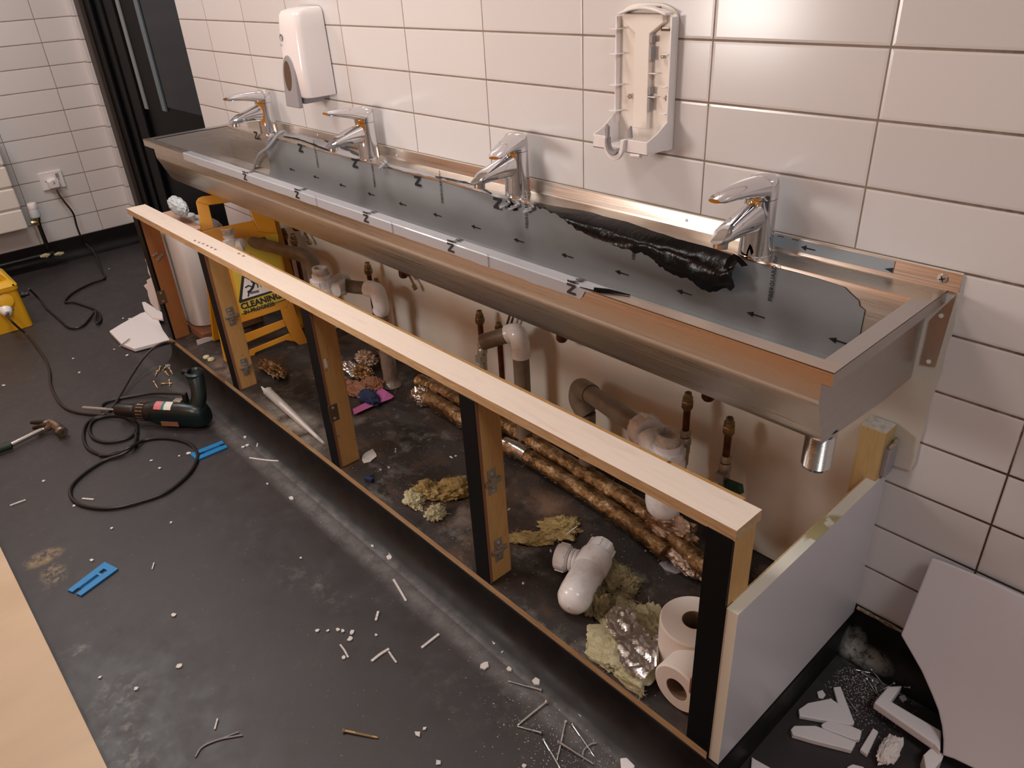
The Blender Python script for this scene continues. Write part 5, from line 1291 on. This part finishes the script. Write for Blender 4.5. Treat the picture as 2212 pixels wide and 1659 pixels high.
# large white curved sheet leaning at the near right
Pw = Vector((0, -.022, .206)); nn = Vector((0, -1, .50)).normalized()
px = [(2012, 1205), (2034, 1212), (2140, 1255), (2300, 1330), (2500, 1450), (2500, 1900), (2300, 1790), (2110, 1664), (2060, 1640), (2036, 1632), (2037, 1600), (2034, 1570), (2026, 1535), (2012, 1500), (1990, 1450), (1966, 1408), (1945, 1372)]
b = MB(); b.prism([UP(u, v, Pw, nn) for u, v in px], nn*-.009)
sh = tag(b.build('curved_panel', MT['white_laminate'], smooth=0, bevel=.003), 'large white curved panel leaning on the tiles at the lower right', 'panel')

# white offcuts in the right-hand corner
def slab(px, th, label, name='white_offcut', mat='ceramic', h0=.001, cat='offcut', group=None):
    b = MB(); b.prism([FP(u, v, h0+th)-Vector((0, 0, th)) for u, v in px], (0, 0, th)); return tag(b.build(name, MT[mat], smooth=0, bevel=min(.0015, th*.2)), label, cat, group)
WG = 'broken white pieces in the right corner'
slab([(1725, 1532), (1745, 1518), (1795, 1508), (1812, 1520), (1846, 1562), (1836, 1566), (1765, 1553), (1727, 1546)], .009, 'white offcut with a pointed top, highest of the three stacked pieces', group=WG)
slab([(1774, 1564), (1788, 1556), (1840, 1568), (1862, 1578), (1858, 1596), (1846, 1598), (1776, 1572)], .010, 'white offcut in the middle of the three stacked pieces', group=WG)
slab([(1708, 1575), (1716, 1567), (1762, 1567), (1850, 1602), (1840, 1620), (1760, 1600), (1712, 1586)], .011, 'white offcut lowest of the three stacked pieces', group=WG)
slab([(1800, 1484), (1816, 1482), (1846, 1560), (1840, 1566), (1815, 1538)], .008, 'narrow white strip pointing up above the three stacked pieces', group=WG)
slab([(1886, 1572), (1898, 1580), (1874, 1630), (1858, 1618)], .009, 'short white block right of the stacked pieces', group=WG)
b = MB()
b.prism([FP(u, v, .045) for u, v in [(1888, 1516), (1918, 1482), (1950, 1480), (1925, 1514), (2034, 1578), (2032, 1622), (2018, 1606)]], (0, 0, -.018))
tag(b.build('angle_offcut', MT['ceramic'], smooth=0, bevel=.003), 'long white L-shaped offcut pointing under the curved panel', 'offcut', WG)
slab([(1995, 1630), (2010, 1616), (2040, 1628), (2036, 1640), (2016, 1664), (2000, 1660)], .03, 'chunky white lump at the foot of the curved panel', group=WG)
slab([(1624, 1634), (1632, 1640), (1672, 1662), (1640, 1670), (1622, 1662)], .008, 'white splinter piece cut by the bottom edge beside the white side panel', group=WG)
slab([(1830, 1656), (1842, 1650), (1866, 1656), (1870, 1670), (1834, 1670)], .008, 'white fragment on the bottom edge below the short block', group=WG)
slab([(1340, 1637), (1354, 1636), (1372, 1654), (1366, 1664), (1342, 1664)], .008, 'white flake cut by the bottom edge left of the black strip', group=WG)
slab([(1765, 1494), (1776, 1490), (1784, 1500), (1778, 1508), (1768, 1506)], .004, 'tiny white flake above the stacked pieces', group=WG)
slab([(1942, 1504), (1954, 1500), (1960, 1510), (1950, 1514)], .004, 'tiny white flake inside the bend of the L-shaped offcut', group=WG)
# crumpled paper
q = FP(1920, 1625, .012); b0 = foil_blob('crumpled_tissue', (q.x, q.y, FLOOR+.018), (.016, .036, .016), 'crumpled pinkish-white tissue between the short block and the curved panel', 41, 'tissue', 'paper', .7)

# screws
def screw(u0, v0, u1, v1, label, r=.0021, mat='screw', h0=.004, h1=.002, group='loose zinc screws on the floor', base=None):
    """head at (u0, v0), point at (u1, v1)"""
    if base is None: A, B = FP(u0, v0, h0), FP(u1, v1, h1)
    else: A, B = UZ(u0, v0, base+h0), UZ(u1, v1, base+h1)
    t = thing('wood_screw', label, 'screw', A.lerp(B, .5)-Vector((0, 0, .002)), group); ax = (B-A).normalized(); L = (B-A).length
    b = MB(); b.lathe([(r*1.9, 0), (r*2.0, .0006), (r, .0035)], A, ax, 14); b.build('screw_head', MT[mat], t)
    b = MB(); prof = [(r*.85, .003), (r*.85, L*.35)]
    n = int(L*.6/.0022)
    for k in range(n): s = L*.35+(L*.62)*k/n; prof += [(r*(1.05 if k < n-4 else .8), s), (r*.72, s+.0011)]
    prof.append((.0002, L)); b.lathe(prof, A, ax, 10); b.build('thread', MT[mat], t)
    return t
screw(1170, 1491, 1097, 1471, 'zinc screw highest of the near group, head to the right')
screw(1181, 1516, 1117, 1568, 'thick zinc screw with a rusty head slanting down to the left', .0025)
screw(1170, 1583, 1117, 1569, 'short zinc screw meeting the point of the thick slanting one')
screw(1222, 1558, 1203, 1644, 'zinc screw standing nearly upright in the picture, white chip on its head')
screw(1236, 1565, 1286, 1637, 'zinc screw right of the nearly upright one, point down to the right')
screw(1206, 1602, 1283, 1651, 'zinc screw crossing over the nearly upright one', .0024, h0=.009, h1=.003)
screw(1174, 1598, 1215, 1668, 'zinc screw running off the bottom edge of the picture')
screw(742, 1578, 818, 1594, 'single large screw with a bright shank on the open floor', .0028, 'screw_brass')
for i, (a, c, e, f_) in enumerate([(1845, 1446, 1882, 1454), (1861, 1452, 1898, 1476), (1882, 1446, 1910, 1480), (1872, 1466, 1894, 1500), (1884, 1470, 1901, 1508), (1932, 1476, 1898, 1494), (1966, 1485, 1952, 1484), (1852, 1538, 1830, 1508)]):
    screw(a, c, e, f_, ['long thin screw highest in the dust heap by the tiles', 'thin screw second highest in the dust heap', 'thin screw on the right side of the dust heap, point down', 'thin screw below the dust heap, left of its twin', 'thin screw below the dust heap, right of its twin', 'thin screw whose tip touches the L-shaped offcut', 'short screw peeping from behind the L-shaped offcut', 'thin screw behind the narrow white strip'][i], .0015, 'screw', .004, .003, 'thin screws in the right corner')
for i, (a, c, e, f_) in enumerate([(346, 793, 343, 803), (352, 800, 360, 790), (366, 796, 373, 808), (375, 792, 380, 802), (358, 804, 365, 812), (340, 802, 336, 812), (348, 829, 373, 828), (333, 825, 341, 839), (366, 822, 367, 834)]):
    screw(a, c, e, f_, ['yellow screw at the top left of the little heap by the frame', 'yellow screw in the middle of the little heap', 'bright yellow screw right of the middle of the heap', 'yellow screw at the right end of the heap', 'yellow screw lowest in the heap', 'dull screw at the left end of the heap', 'fat raw plug with a screw, below the heap', 'small copper-headed screw left of the fat plug', 'thin pin crossing the fat plug'][i], .0026 if i != 6 else .0035, 'screw_brass', .004, .003, 'little heap of yellow screws by the drill')
b = MB(); b.prism([FP(u, v, .008) for u, v in [(356, 788), (368, 785), (372, 789), (359, 792)]], (0, 0, -.005)); tag(b.build('clear_plug', MT['clear'], smooth=0), 'clear plastic fixing lying behind the heap of yellow screws', 'fixing')

# twisted wire and long chips
def wire(px, r, label, mat='hinge', name='wire_strand', cat='wire'):
    b = MB(); b.tube(smoothpath([FP(u, v, r+.001) for u, v in px], 5), r, 8); return tag(b.build(name, MT[mat]), label, cat)
wire([(422, 1635), (432, 1618), (448, 1607), (475, 1597), (500, 1592), (524, 1588)], .0014, 'thin grey wire strand on the near floor, its lower branch', 'plastic_grey')
wire([(422, 1635), (436, 1614), (456, 1603), (480, 1595), (502, 1586), (516, 1581)], .0012, 'thin grey wire strand on the near floor, its upper branch', 'plastic_grey')
wire([(1288, 1605), (1276, 1608), (1262, 1620), (1258, 1636)], .0016, 'curved grey sliver beside the crossing screws', 'plastic_grey', 'metal_sliver', 'sliver')
CG = 'long white slivers on the dark floor'
for i, (px, w, lab) in enumerate([([(539, 989), (575, 994), (616, 997)], .0028, 'longest white sliver, near the upper blue shim'), ([(850, 1252), (862, 1272), (877, 1298)], .0028, 'white sliver with a hooked top below the plinth'), ([(817, 1321), (812, 1340)], .0032, 'short thick white sliver below the hooked one'), ([(803, 1428), (822, 1413), (840, 1402)], .0036, 'white sliver in the middle of the floor, left of its small twin'), ([(840, 1408), (848, 1420), (856, 1431)], .0022, 'small white sliver touching the end of a longer one'),
        ([(911, 1399), (930, 1384), (948, 1370)], .0034, 'white sliver nearest the screws'), ([(735, 1393), (744, 1405), (752, 1420)], .0022, 'white sliver ending in a flake'), ([(22, 1092), (38, 1086), (55, 1080)], .0030, 'white sliver at the left edge below the hammer'), ([(178, 1077), (202, 1079)], .0030, 'white sliver inside the wide cable loop'), ([(555, 965), (558, 952)], .002, 'tiny upright white sliver beside the plinth'), ([(464, 1575), (470, 1553)], .0018, 'tiny white sliver above the grey wire'), ([(329, 1229), (333, 1216)], .0018, 'tiny white sliver right of the lower blue shim'), ([(1083, 1410), (1092, 1403)], .0016, 'hair-thin white sliver near the plinth')]):
    P = smoothpath([FP(u, v, .002) for u, v in px], 3); b = MB()
    for A, C in zip(P[:-1], P[1:]):
        d = C-A; b.obox((A+C)/2, d, Vector((0,0,1)).cross(d), (0,0,1), d.length/2+.0004, w*.8, .0013)
    tag(b.build('white_sliver', MT['crumb'], smooth=0), lab, 'sliver', CG)
# chips: flat irregular flakes big enough to count
rnd = random.Random(3)
def flake(u, v, s, lab, seed, base=FLOOR, mat='crumb', grp='small white flakes on the dark floor'):
    q = UZ(u, v, base+.001); r2 = random.Random(seed); n = r2.randint(4, 7); k = s*.00105
    pts = [q+Vector((math.cos(2*math.pi*i/n)*k*r2.uniform(.6, 1.3), math.sin(2*math.pi*i/n)*k*r2.uniform(.5, 1.2), 0)) for i in range(n)]
    b = MB(); b.prism(pts, (r2.uniform(-.0005, .0005), 0, .0008+k*.25)); tag(b.build('white_flake', MT[mat], smooth=0), lab, 'flake', grp)
FL = [(742, 1421, 6, 'flake at the end of the sliver in mid floor'), (630, 1077, 8, 'rounded flake alone beside the plinth'), (845, 1196, 8, 'larger flake of the pair by the plinth'), (840, 1205, 7, 'flat flake below its larger neighbour by the plinth'), (804, 1180, 5, 'small flake left of the pair by the plinth'), (1069, 1387, 7, 'upright flake on the dusty line by the plinth'), (1047, 1440, 10, 'biggest flake on the near floor, left of the screws'), (1100, 1447, 6, 'flake just above the highest near screw, at its left'), (1157, 1474, 9, 'wedge flake above the head of the highest screw'), (1256, 1543, 7, 'pointed flake between the screws and the plinth'), (280, 690, 9, 'flake touching the broken white board'), (266, 688, 5, 'flake left of the one touching the broken board'), (95, 1204-1022+0, 0, None), (529, 945, 7, 'pale flake by the plinth above the longest sliver'), (525, 966, 6, 'upright flake by the plinth'), (534, 963, 6, 'flake in a smear of dust by the plinth'), (408, 980, 8, 'white flake by the cable on the upper blue shim'), (419, 971, 4, 'tiny flake touching the cable loop'), (388, 985, 4, 'tiny flake left of the upper blue shim'), (327, 995, 4, 'small flake inside the top of the cable loop'), (345, 1012, 5, 'oblong flake inside the wide cable loop'), (578, 1046, 5, 'grey-white flake by the plinth'), (198, 1211, 5, 'flake above the lower blue shim'), (94, 1040, 5, 'flake left of the wide cable loop'), (160, 1093, 5, 'flake below the left side of the cable loop'), (241, 1142, 5, 'flake between the cable loop and lower shim'), (370, 1129, 4, 'lone flake right of the lower shim'), (650, 1205, 4, 'square flake on the open floor'), (685, 1363, 5, 'left flake in the row of five'), (708, 1363, 4, 'second flake in the row of five'), (730, 1361, 5, 'third flake in the row of five'), (741, 1363, 5, 'fourth flake in the row of five'), (761, 1367, 6, 'fifth flake in the row of five'), (756, 1381, 6, 'flake under the row of five'), (813, 1372, 3, 'tiny flake right of the row of five'), (375, 1329, 6, 'flake on the near left floor'), (388, 1439, 6, 'flat flake left of mid floor'), (216, 1464, 5, 'flake near the edge of the plywood sheet'), (295, 1488, 5, 'flake in the scuffs near the plywood sheet'), (901, 1587, 6, 'larger flake of two right of the single big screw'), (917, 1575, 5, 'smaller flake of two right of the single big screw'), (948, 1648, 5, 'flake near the bottom edge in mid floor'), (1133, 1655, 4, 'flake at the bottom edge left of the screws'), (172, 805, 5, 'flake under the drill lead'), (158, 775, 5, 'flake beside the drill lead'), (275, 768, 6, 'cream flake in front of the broken board'), (236, 581, 5, 'flake on the far floor near the mains lead'), (247, 755, 4, 'small flake in front of the broken board'), (8, 833, 6, 'tan flake at the left edge'), (686, 1364, 0, None)]
for i, (u, v, s, lab) in enumerate(FL):
    if lab: flake(u, v, s, lab, 100+i)
# countless crumbs and dust
b = MB(); r3 = random.Random(11)
def crumb(q, s):
    a = r3.random()*6.28; c = Vector((math.cos(a), math.sin(a), 0)); e = Vector((-c.y, c.x, 0)); k = r3.uniform(.5, 2.2)
    b.add([q+c*s*k, q+e*s*.7, q-c*s*k*.8, q-e*s*.8, q+Vector((0, 0, s))], [(0,1,4), (1,2,4), (2,3,4), (3,0,4)])
for _ in range(900):
    x = r3.uniform(-3.6, .1); y = r3.uniform(-1.15, -.50); crumb(Vector((x, y, FLOOR+.0004)), r3.uniform(.0003, .0009))
for _ in range(620):
    t_ = r3.random(); x = -.30-abs(r3.gauss(0, .12)); y = -.60+r3.gauss(0, .045); crumb(Vector((x, y, FLOOR+.0004)), r3.uniform(.0004, .0014))
for _ in range(450):
    x = r3.uniform(-1.9, -.3); y = -.555+r3.gauss(0, .02); crumb(Vector((x, y, FLOOR+.0004)), r3.uniform(.0003, .0009))
for _ in range(1500):
    q = UZ(1870+r3.gauss(0, 45), 1440+abs(r3.gauss(0, 70)), FLOOR+.0004)
    if q.x > -.15 and q.y < -.06: crumb(q, r3.uniform(.0003, .0012))
o = b.build('floor_crumbs', MT['crumb'], smooth=0, recalc=False); tag(o, 'fine white crumbs and plaster dust scattered over the dark floor', 'crumbs', kind='stuff')
b = MB()
for _ in range(900):
    x = r3.uniform(-1.9, -.25); y = r3.uniform(-.44, -.05); crumb(Vector((x, y, .0004)), r3.uniform(.0003, .0010))
for (u, v) in [(822, 1015), (840, 1010), (855, 970), (985, 985), (975, 988), (1130, 1260), (1190, 1190), (1395, 1190), (1300, 1290), (1340, 1250), (1100, 1100), (855, 975)]: crumb(UZ(u, v, .0006), .004)
o = b.build('base_crumbs', MT['crumb'], smooth=0, recalc=False); tag(o, 'fine pale crumbs scattered over the dirty cupboard base', 'crumbs', kind='stuff')
# ================================================================ things on the walls
# closed soap dispenser
x0, x1 = -1.975, -1.858
ds = thing('soap_dispenser', 'closed white soap dispenser with a grey push bar, left one on the tiles', 'soap dispenser', (-1.93, -.05, .80))
def prof_row(y0, yf, z, dx=0, r=.022):
    """rounded front, flat back"""
    pts = [Vector((x0+dx, y0, z))]
    for k in range(7):
        a = math.pi/2*k/6; pts.append(Vector((x0+dx+r-r*math.cos(a), yf+r-r*math.sin(a), z)))
    for k in range(7):
        a = math.pi/2*k/6; pts.append(Vector((x1-dx-r+r*math.sin(a), yf+r-r*math.cos(a), z)))
    pts.append(Vector((x1-dx, y0, z))); return pts
zs = [(.819, -.094, 0), (.824, -.097, -.001), (.90, -.100, 0), (1.0, -.094, .003), (1.030, -.089, .004), (1.040, -.082, .007), (1.046, -.060, .014), (1.0475, -.04, .024)]
b = MB(); b.loft([prof_row(-.004, yf, z, dx) for z, yf, dx in zs]); cov = b.build('cover', MT['plastic_white'], ds, smooth=50)
xc = (x0+x1)/2-.012
# grey push bar: arched shield set in the lower front
b = MB(); arch = []
for k in range(21):
    a = math.pi*k/20; arch.append((xc+.037*math.cos(a), .850+.080*math.sin(a)**.8))
out = [(xc+.040, .792)]+[(x, z) for x, z in arch]+[(xc-.038, .792)]
b.prism([Vector((x, -.1015-.010*(1-(z-.80)/.14), z)) for x, z in out], (0, .014, 0)); b.build('push_bar', MT['plastic_grey'], ds, smooth=0, bevel=.003)
b = MB(); out = [(xc-.004+.020*math.cos(a), .876+.040*math.sin(a)) for a in [2*math.pi*k/24 for k in range(24)]]
b.prism([Vector((x, -.1022-.010*(1-(z-.80)/.14), z)) for x, z in out], (0, .004, 0)); b.build('push_recess', MT['hinge_dark'], ds, smooth=0)
b = MB(); b.box(xc-.03, xc+.034, -.09, -.02, .800, .820); b.build('nozzle_base', MT['plastic_grey'], ds, smooth=0, bevel=.004)
b = MB(); b.lathe([(.009, 0), (.009, .0004)], (xc-.018, -.0985, .975), (0, -1, .06), 24, sx=.75); b.lathe([(.006, 0), (.006, .0008)], (xc-.016, -.0988, .973), (0, -1, .06), 20, sx=.6, mi=1)
b.text('deb', (xc-.028, -.1000, .953), (1, 0, 0), (0, 0, 1), .010, 0, off=.0003); b.build('logo', [MT['slate_ink'], MT['white_ink']], ds, smooth=0)
# opened dispenser: back plate, ribs, tray and nozzle
od = thing('open_soap_dispenser', 'opened empty white soap dispenser with bare inner ribs, right one on the tiles', 'soap dispenser', (-.73, -.05, .80))
X0, X1 = -.794, -.664; ZB, ZT = .812, 1.056
def rplate(y0, y1, x0, x1, zb, zt, r, name, mat='plastic_white', tb=True):
    pts = [(x0, zb), (x1, zb)]
    for k in range(9):
        a = math.pi/2*k/8; pts.append((x1-r+r*math.cos(a), zt-r*.5+r*.5*math.sin(a)))
    for k in range(9):
        a = math.pi/2*k/8; pts.append((x0+r-r*math.sin(a), zt-r*.5+r*.5*math.cos(a)))
    b = MB(); b.prism([Vector((x, y0, z)) for x, z in pts], (0, y1-y0, 0)); return b.build(name, MT[mat], od, smooth=0, bevel=.0015)
MT['plastic_cream'] = Mat('cream_inner_plastic', rgb(232, 224, 214), .35).m
rplate(-.006, -.001, X0, X1, ZB, ZT, .05, 'back_plate', 'plastic_cream')
b = MB(); b.box(X1-.004, X1, -.022, -.006, ZB, ZT-.02); b.box(X0, X0+.004, -.018, -.006, .85, ZT-.02)
b.loft([[Vector((x, y, z)) for x, y, z in ((X0+.012+t*(X1-X0-.024), -.006, ZT-.012+.010*math.sin(math.pi*t)-.002), (X0+.012+t*(X1-X0-.024), -.026, ZT-.012+.010*math.sin(math.pi*t)-.002), (X0+.012+t*(X1-X0-.024), -.026, ZT-.016+.010*math.sin(math.pi*t)-.002), (X0+.012+t*(X1-X0-.024), -.006, ZT-.016+.010*math.sin(math.pi*t)-.002))] for t in [k/12 for k in range(13)]])
b.build('outer_rim', MT['plastic_white'], od, smooth=30, bevel=.001)
b = MB(); cxm = (X0+X1)/2-.002; b.box(cxm-.017, cxm+.017, -.018, -.006, .845, 1.012)
b.prism([Vector(p) for p in [(cxm-.017, -.018, 1.008), (cxm+.017, -.018, 1.008), (cxm+.045, -.018, 1.026), (cxm+.045, -.018, 1.040), (cxm-.045, -.018, 1.040), (cxm-.045, -.018, 1.026)]], (0, .012, 0))
b.build('centre_channel', MT['plastic_cream'], od, smooth=0, bevel=.002)
for z in (.872, .918, .972, 1.014):
    b = MB(); b.box(X0-.004, X0+.014, -.030, -.006, z, z+.002); b.build('rib', MT['plastic_white'], od, smooth=0, bevel=.0006)
    b = MB(); b.box(X1-.018, X1-.004, -.026, -.006, z+.004, z+.006); b.build('rib', MT['plastic_white'], od, smooth=0, bevel=.0006)
for z in (.902, .942):
    b = MB(); b.box(cxm+.017, cxm+.032, -.018, -.006, z, z+.002); b.build('rib', MT['plastic_white'], od, smooth=0, bevel=.0006)
for u, v, w_, h_ in [(1415, 84, .0035, .010), (1413, 115, .0035, .022), (1411, 195, .0035, .012), (1409, 224, .0035, .022), (1376, 62, .018, .006), (1437, 63, .018, .006), (1403, 17, .050, .004)]:
    q = UY(u, v, -.008); b = MB(); b.box(q.x-w_/2, q.x+w_/2, -.0195 if w_ < .01 else -.0085, -.007, q.z-h_/2, q.z+h_/2); b.build('slot', MT['plastic_grey'] if w_ < .01 else MT['core'], od, smooth=0)
for u, v in [(1431, 121), (1361, 208), (1440, 212)]:
    q = UY(u, v, -.010); b = MB(); b.lathe([(.0045, 0), (.004, .003)], q, (0, -1, 0), 12); b.obox(q+Vector((0, -.0035, 0)), (1,0,0), (0,1,0), (0,0,1), .005, .0006, .0008); b.obox(q+Vector((0, -.0035, 0)), (1,0,0), (0,1,0), (0,0,1), .0008, .0006, .005); b.build('fixing_screw', MT['hinge'], od)
# tray: sloping sided box with a scooped front
b = MB()
zt2 = .862; zb2 = .808; yf2 = -.078
for x in (X0-.0006, X1-.0024):
    b.prism([Vector((x, -.006, zb2+.004)), Vector((x, yf2, zb2+.010)), Vector((x, yf2, .838)), Vector((x, -.050, .848)), Vector((x, -.006, zt2+.012))], (.003, 0, 0))
b.box(X0, X1, yf2, -.006, zb2+.006, zb2+.009)
b.prism([Vector(p) for p in [(X0, yf2, zb2+.006), (cxm-.030, yf2, zb2+.006), (cxm-.024, yf2, .838), (X0, yf2, .838)]], (0, .003, 0))
b.prism([Vector(p) for p in [(cxm+.018, yf2, zb2+.006), (X1, yf2, zb2+.006), (X1, yf2, .838), (cxm+.012, yf2, .838)]], (0, .003, 0))
b.build('tray', MT['plastic_white'], od, smooth=0, bevel=.001)
yn = -.086
b = MB(); arc = [(cxm-.006+.024*math.cos(a), .828+.030*math.sin(a)) for a in [math.pi+math.pi*k/14 for k in range(15)]]
arc2 = [(cxm-.006+.017*math.cos(a), .830+.022*math.sin(a)) for a in [2*math.pi-math.pi*k/14 for k in range(15)]]
b.prism([Vector((x, yn, z)) for x, z in [(cxm-.034, .838)]+arc+[(cxm+.020, .838)]+[(cxm+.011, .838)]+arc2+[(cxm-.023, .838)]], (0, .008, 0)); b.build('nozzle_saddle', MT['plastic_white'], od, smooth=0, bevel=.001)
b = MB(); b.prism([Vector((cxm-.006+.0175*math.cos(a), -.090, .832+.024*math.sin(a))) for a in [math.pi*.92+math.pi*.85*k/12 for k in range(13)]]+[Vector((cxm-.006+.0120*math.cos(a), -.090, .834+.020*math.sin(a))) for a in [math.pi*.92+math.pi*.85*k/12 for k in range(12, -1, -1)]], (0, .012, 0))
b.prism([Vector(p) for p in [(cxm-.026, -.088, .852), (cxm-.022, -.088, .862), (cxm-.017, -.088, .858), (cxm-.017, -.088, .826), (cxm-.021, -.088, .824)]], (0, .006, 0))
b.prism([Vector(p) for p in [(cxm+.006, -.060, .850), (cxm+.012, -.060, .858), (cxm+.015, -.060, .836), (cxm+.006, -.060, .836)]], (0, .006, 0))
b.build('grey_hooks', MT['plastic_grey'], od, smooth=0, bevel=.001)
b = MB(); b.lathe([(.005, 0), (.005, .022)], (cxm+.028, -.074, zb2+.002), (1, 0, .1), 10); b.build('hinge_peg', MT['plastic_white'], od)

# socket, plug
so = thing('wall_socket', 'white wall socket plate on the left wall with a plug in it', 'socket', (-4.12, -.38, .27))
c = UX(112, 389, -4.128)
b = MB(); b.box(-4.1295, -4.121, c.y-.052, c.y+.052, c.z-.043, c.z+.043); b.build('socket_plate', MT['plastic_white'], so, smooth=0, bevel=.003)
b = MB(); b.box(-4.121, -4.117, c.y+.02, c.y+.034, c.z+.01, c.z+.03); b.build('switch', MT['plastic_grey'], so, smooth=0, bevel=.001)
for dy in (-.03, .03):
    b = MB(); b.lathe([(.0028, 0), (.0028, .001)], (-4.1208, c.y+dy, c.z), (1, 0, 0), 10); b.build('plate_screw', MT['hinge_dark'], so)
pl_ = thing('mains_plug', 'white three pin plug pushed into the socket on the left wall', 'plug', (-4.10, c.y, c.z-.01))
q = UX(116, 396, -4.10); b = MB(); b.loft([[Vector((x, q.y+a, q.z+e)) for a, e in ((-.024*s, -.024*s), (.024*s, -.024*s), (.026*s, .012*s), (.012*s, .024*s), (-.012*s, .024*s), (-.026*s, .012*s))] for x, s in ((-4.120, 1), (-4.10, 1), (-4.086, .82))]); b.build('plug_body', MT['plastic_white'], pl_, smooth=30, bevel=.002)
b = MB(); b.lathe([(.006, 0), (.006, .001)], (-4.0862, q.y, q.z+.004), (1, 0, 0), 14, sx=.6, sy=1.2); b.build('fuse_slot', MT['plastic_grey'], pl_)

# radiator on the left wall with its valve and pipe
rd = thing('panel_radiator', 'white ribbed panel radiator at the left edge of the picture', 'radiator', (-4.06, -1.0, .1))
b = MB(); xr_ = -4.00
yl = UX(63, 495, xr_).y; zb = UX(63, 495, xr_).z; ztp = .62
n = 5; hh = (ztp-zb)/n
for k in range(n):
    z0 = zb+k*hh; ye = UX(63, 495, xr_).y
    b.box(-4.085, xr_-.002, -1.9, ye-.0, z0+.004, z0+hh-.004)
    b.box(-4.08, xr_-.012, -1.9, ye-.004, z0+hh-.006, z0+hh+.006)
b.build('radiator_panel', MT['radiator'], rd, smooth=0, bevel=.006)
vv = UX(72, 452, -4.03)
va = thing('radiator_valve', 'white and grey thermostatic radiator valve beside the radiator', 'valve', (vv.x, vv.y, vv.z-.05))
b = MB(); b.lathe([(.020, 0), (.022, .006), (.021, .030), (.018, .034)], (vv.x, vv.y, vv.z-.004), n=28); b.build('thermostat_head', MT['plastic_white'], va)
b = MB(); b.lathe([(.020, -.040), (.024, -.036), (.023, -.004), (.021, 0)], (vv.x, vv.y, vv.z), n=28); b.build('clear_collar', MT['polythene'], va)
b = MB(); b.lathe([(.016, -.055), (.018, -.040)], (vv.x, vv.y, vv.z), n=20); b.lathe([(.012, 0), (.014, .01), (.012, .03)], (vv.x, vv.y-.03, vv.z-.062), (0, 1, 0), 14); b.lathe([(.013, 0), (.013, .02)], (vv.x, vv.y, vv.z-.075), n=8); b.build('valve_body', MT['brass_bright'], va)
pb = UZ(108, 548, -.09)
b = MB(); b.tube([(vv.x, vv.y, vv.z-.07), (vv.x, vv.y+.0, vv.z-.12), UX(104, 537, -4.03)], .0095, 14); b.build('black_pipe', MT['black_pipe'], va)
b = MB(); pe_ = UX(107, 548, -4.05); b.tube([pe_+Vector((0, -1.0, -.0)), pe_+Vector((0, .02, 0))], .009, 12); tag(b.build('skirting_pipe', MT['black_pipe']), 'black heating pipe running along the black skirting of the left wall', 'pipe')
for i, (u, v) in enumerate([(128, 548), (98, 552)]):
    q = UX(u, v, -4.035); bb_ = foil_blob('mortar_lump', tuple(q), (.012, .024, .009), ['crumbly pale mortar lump right of the radiator pipe foot', 'crumbly pale mortar lump left of the radiator pipe foot'][i], 50+i, 'mortar', 'wool_pale', 1)
# underside of a mirror edge just entering the picture at the top
for u0, u1, lab in [(395, 425, 'dark lower edge of a mirror at the very top beside the door'), (1085, 1120, 'dark lower edge of a mirror at the very top between the dispensers')]: pass

# unseen fill lamp, added behind the photographer to brighten the space under the sink
wl = thing('work_light', 'tripod mounted site work light behind the viewer, out of the picture', 'lamp', (-1.45, -1.52, FLOOR))
b = MB(); b.tube([(-1.45, -1.52, .10), (-1.45, -1.52, .78)], .012, 12); b.build('pole', MT['yellow'], wl)
for k in range(3):
    a = k*2.094+.5; b = MB(); b.tube([(-1.45, -1.52, .25), (-1.45+.22*math.cos(a), -1.52+.10*math.sin(a), FLOOR+.028)], .008, 10); b.build('leg', MT['black_tool'], wl)
b = MB(); b.box(-1.62, -1.28, -1.56, -1.495, .78, 1.06); b.build('lamp_housing', MT['black_tool'], wl, smooth=0, bevel=.006)
b = MB(); b.box(-1.60, -1.30, -1.494, -1.491, .80, 1.04); b.build('lens', MT['lamp'], wl, smooth=0)
a = area_light('work_lamp', (-1.45, -1.485, .92), .34, .26, FILL_W, (1.0, .93, .88), wl, (math.radians(86), 0, 0)); a.matrix_parent_inverse = Matrix.Translation((-1.45, -1.52, FLOOR)).inverted()
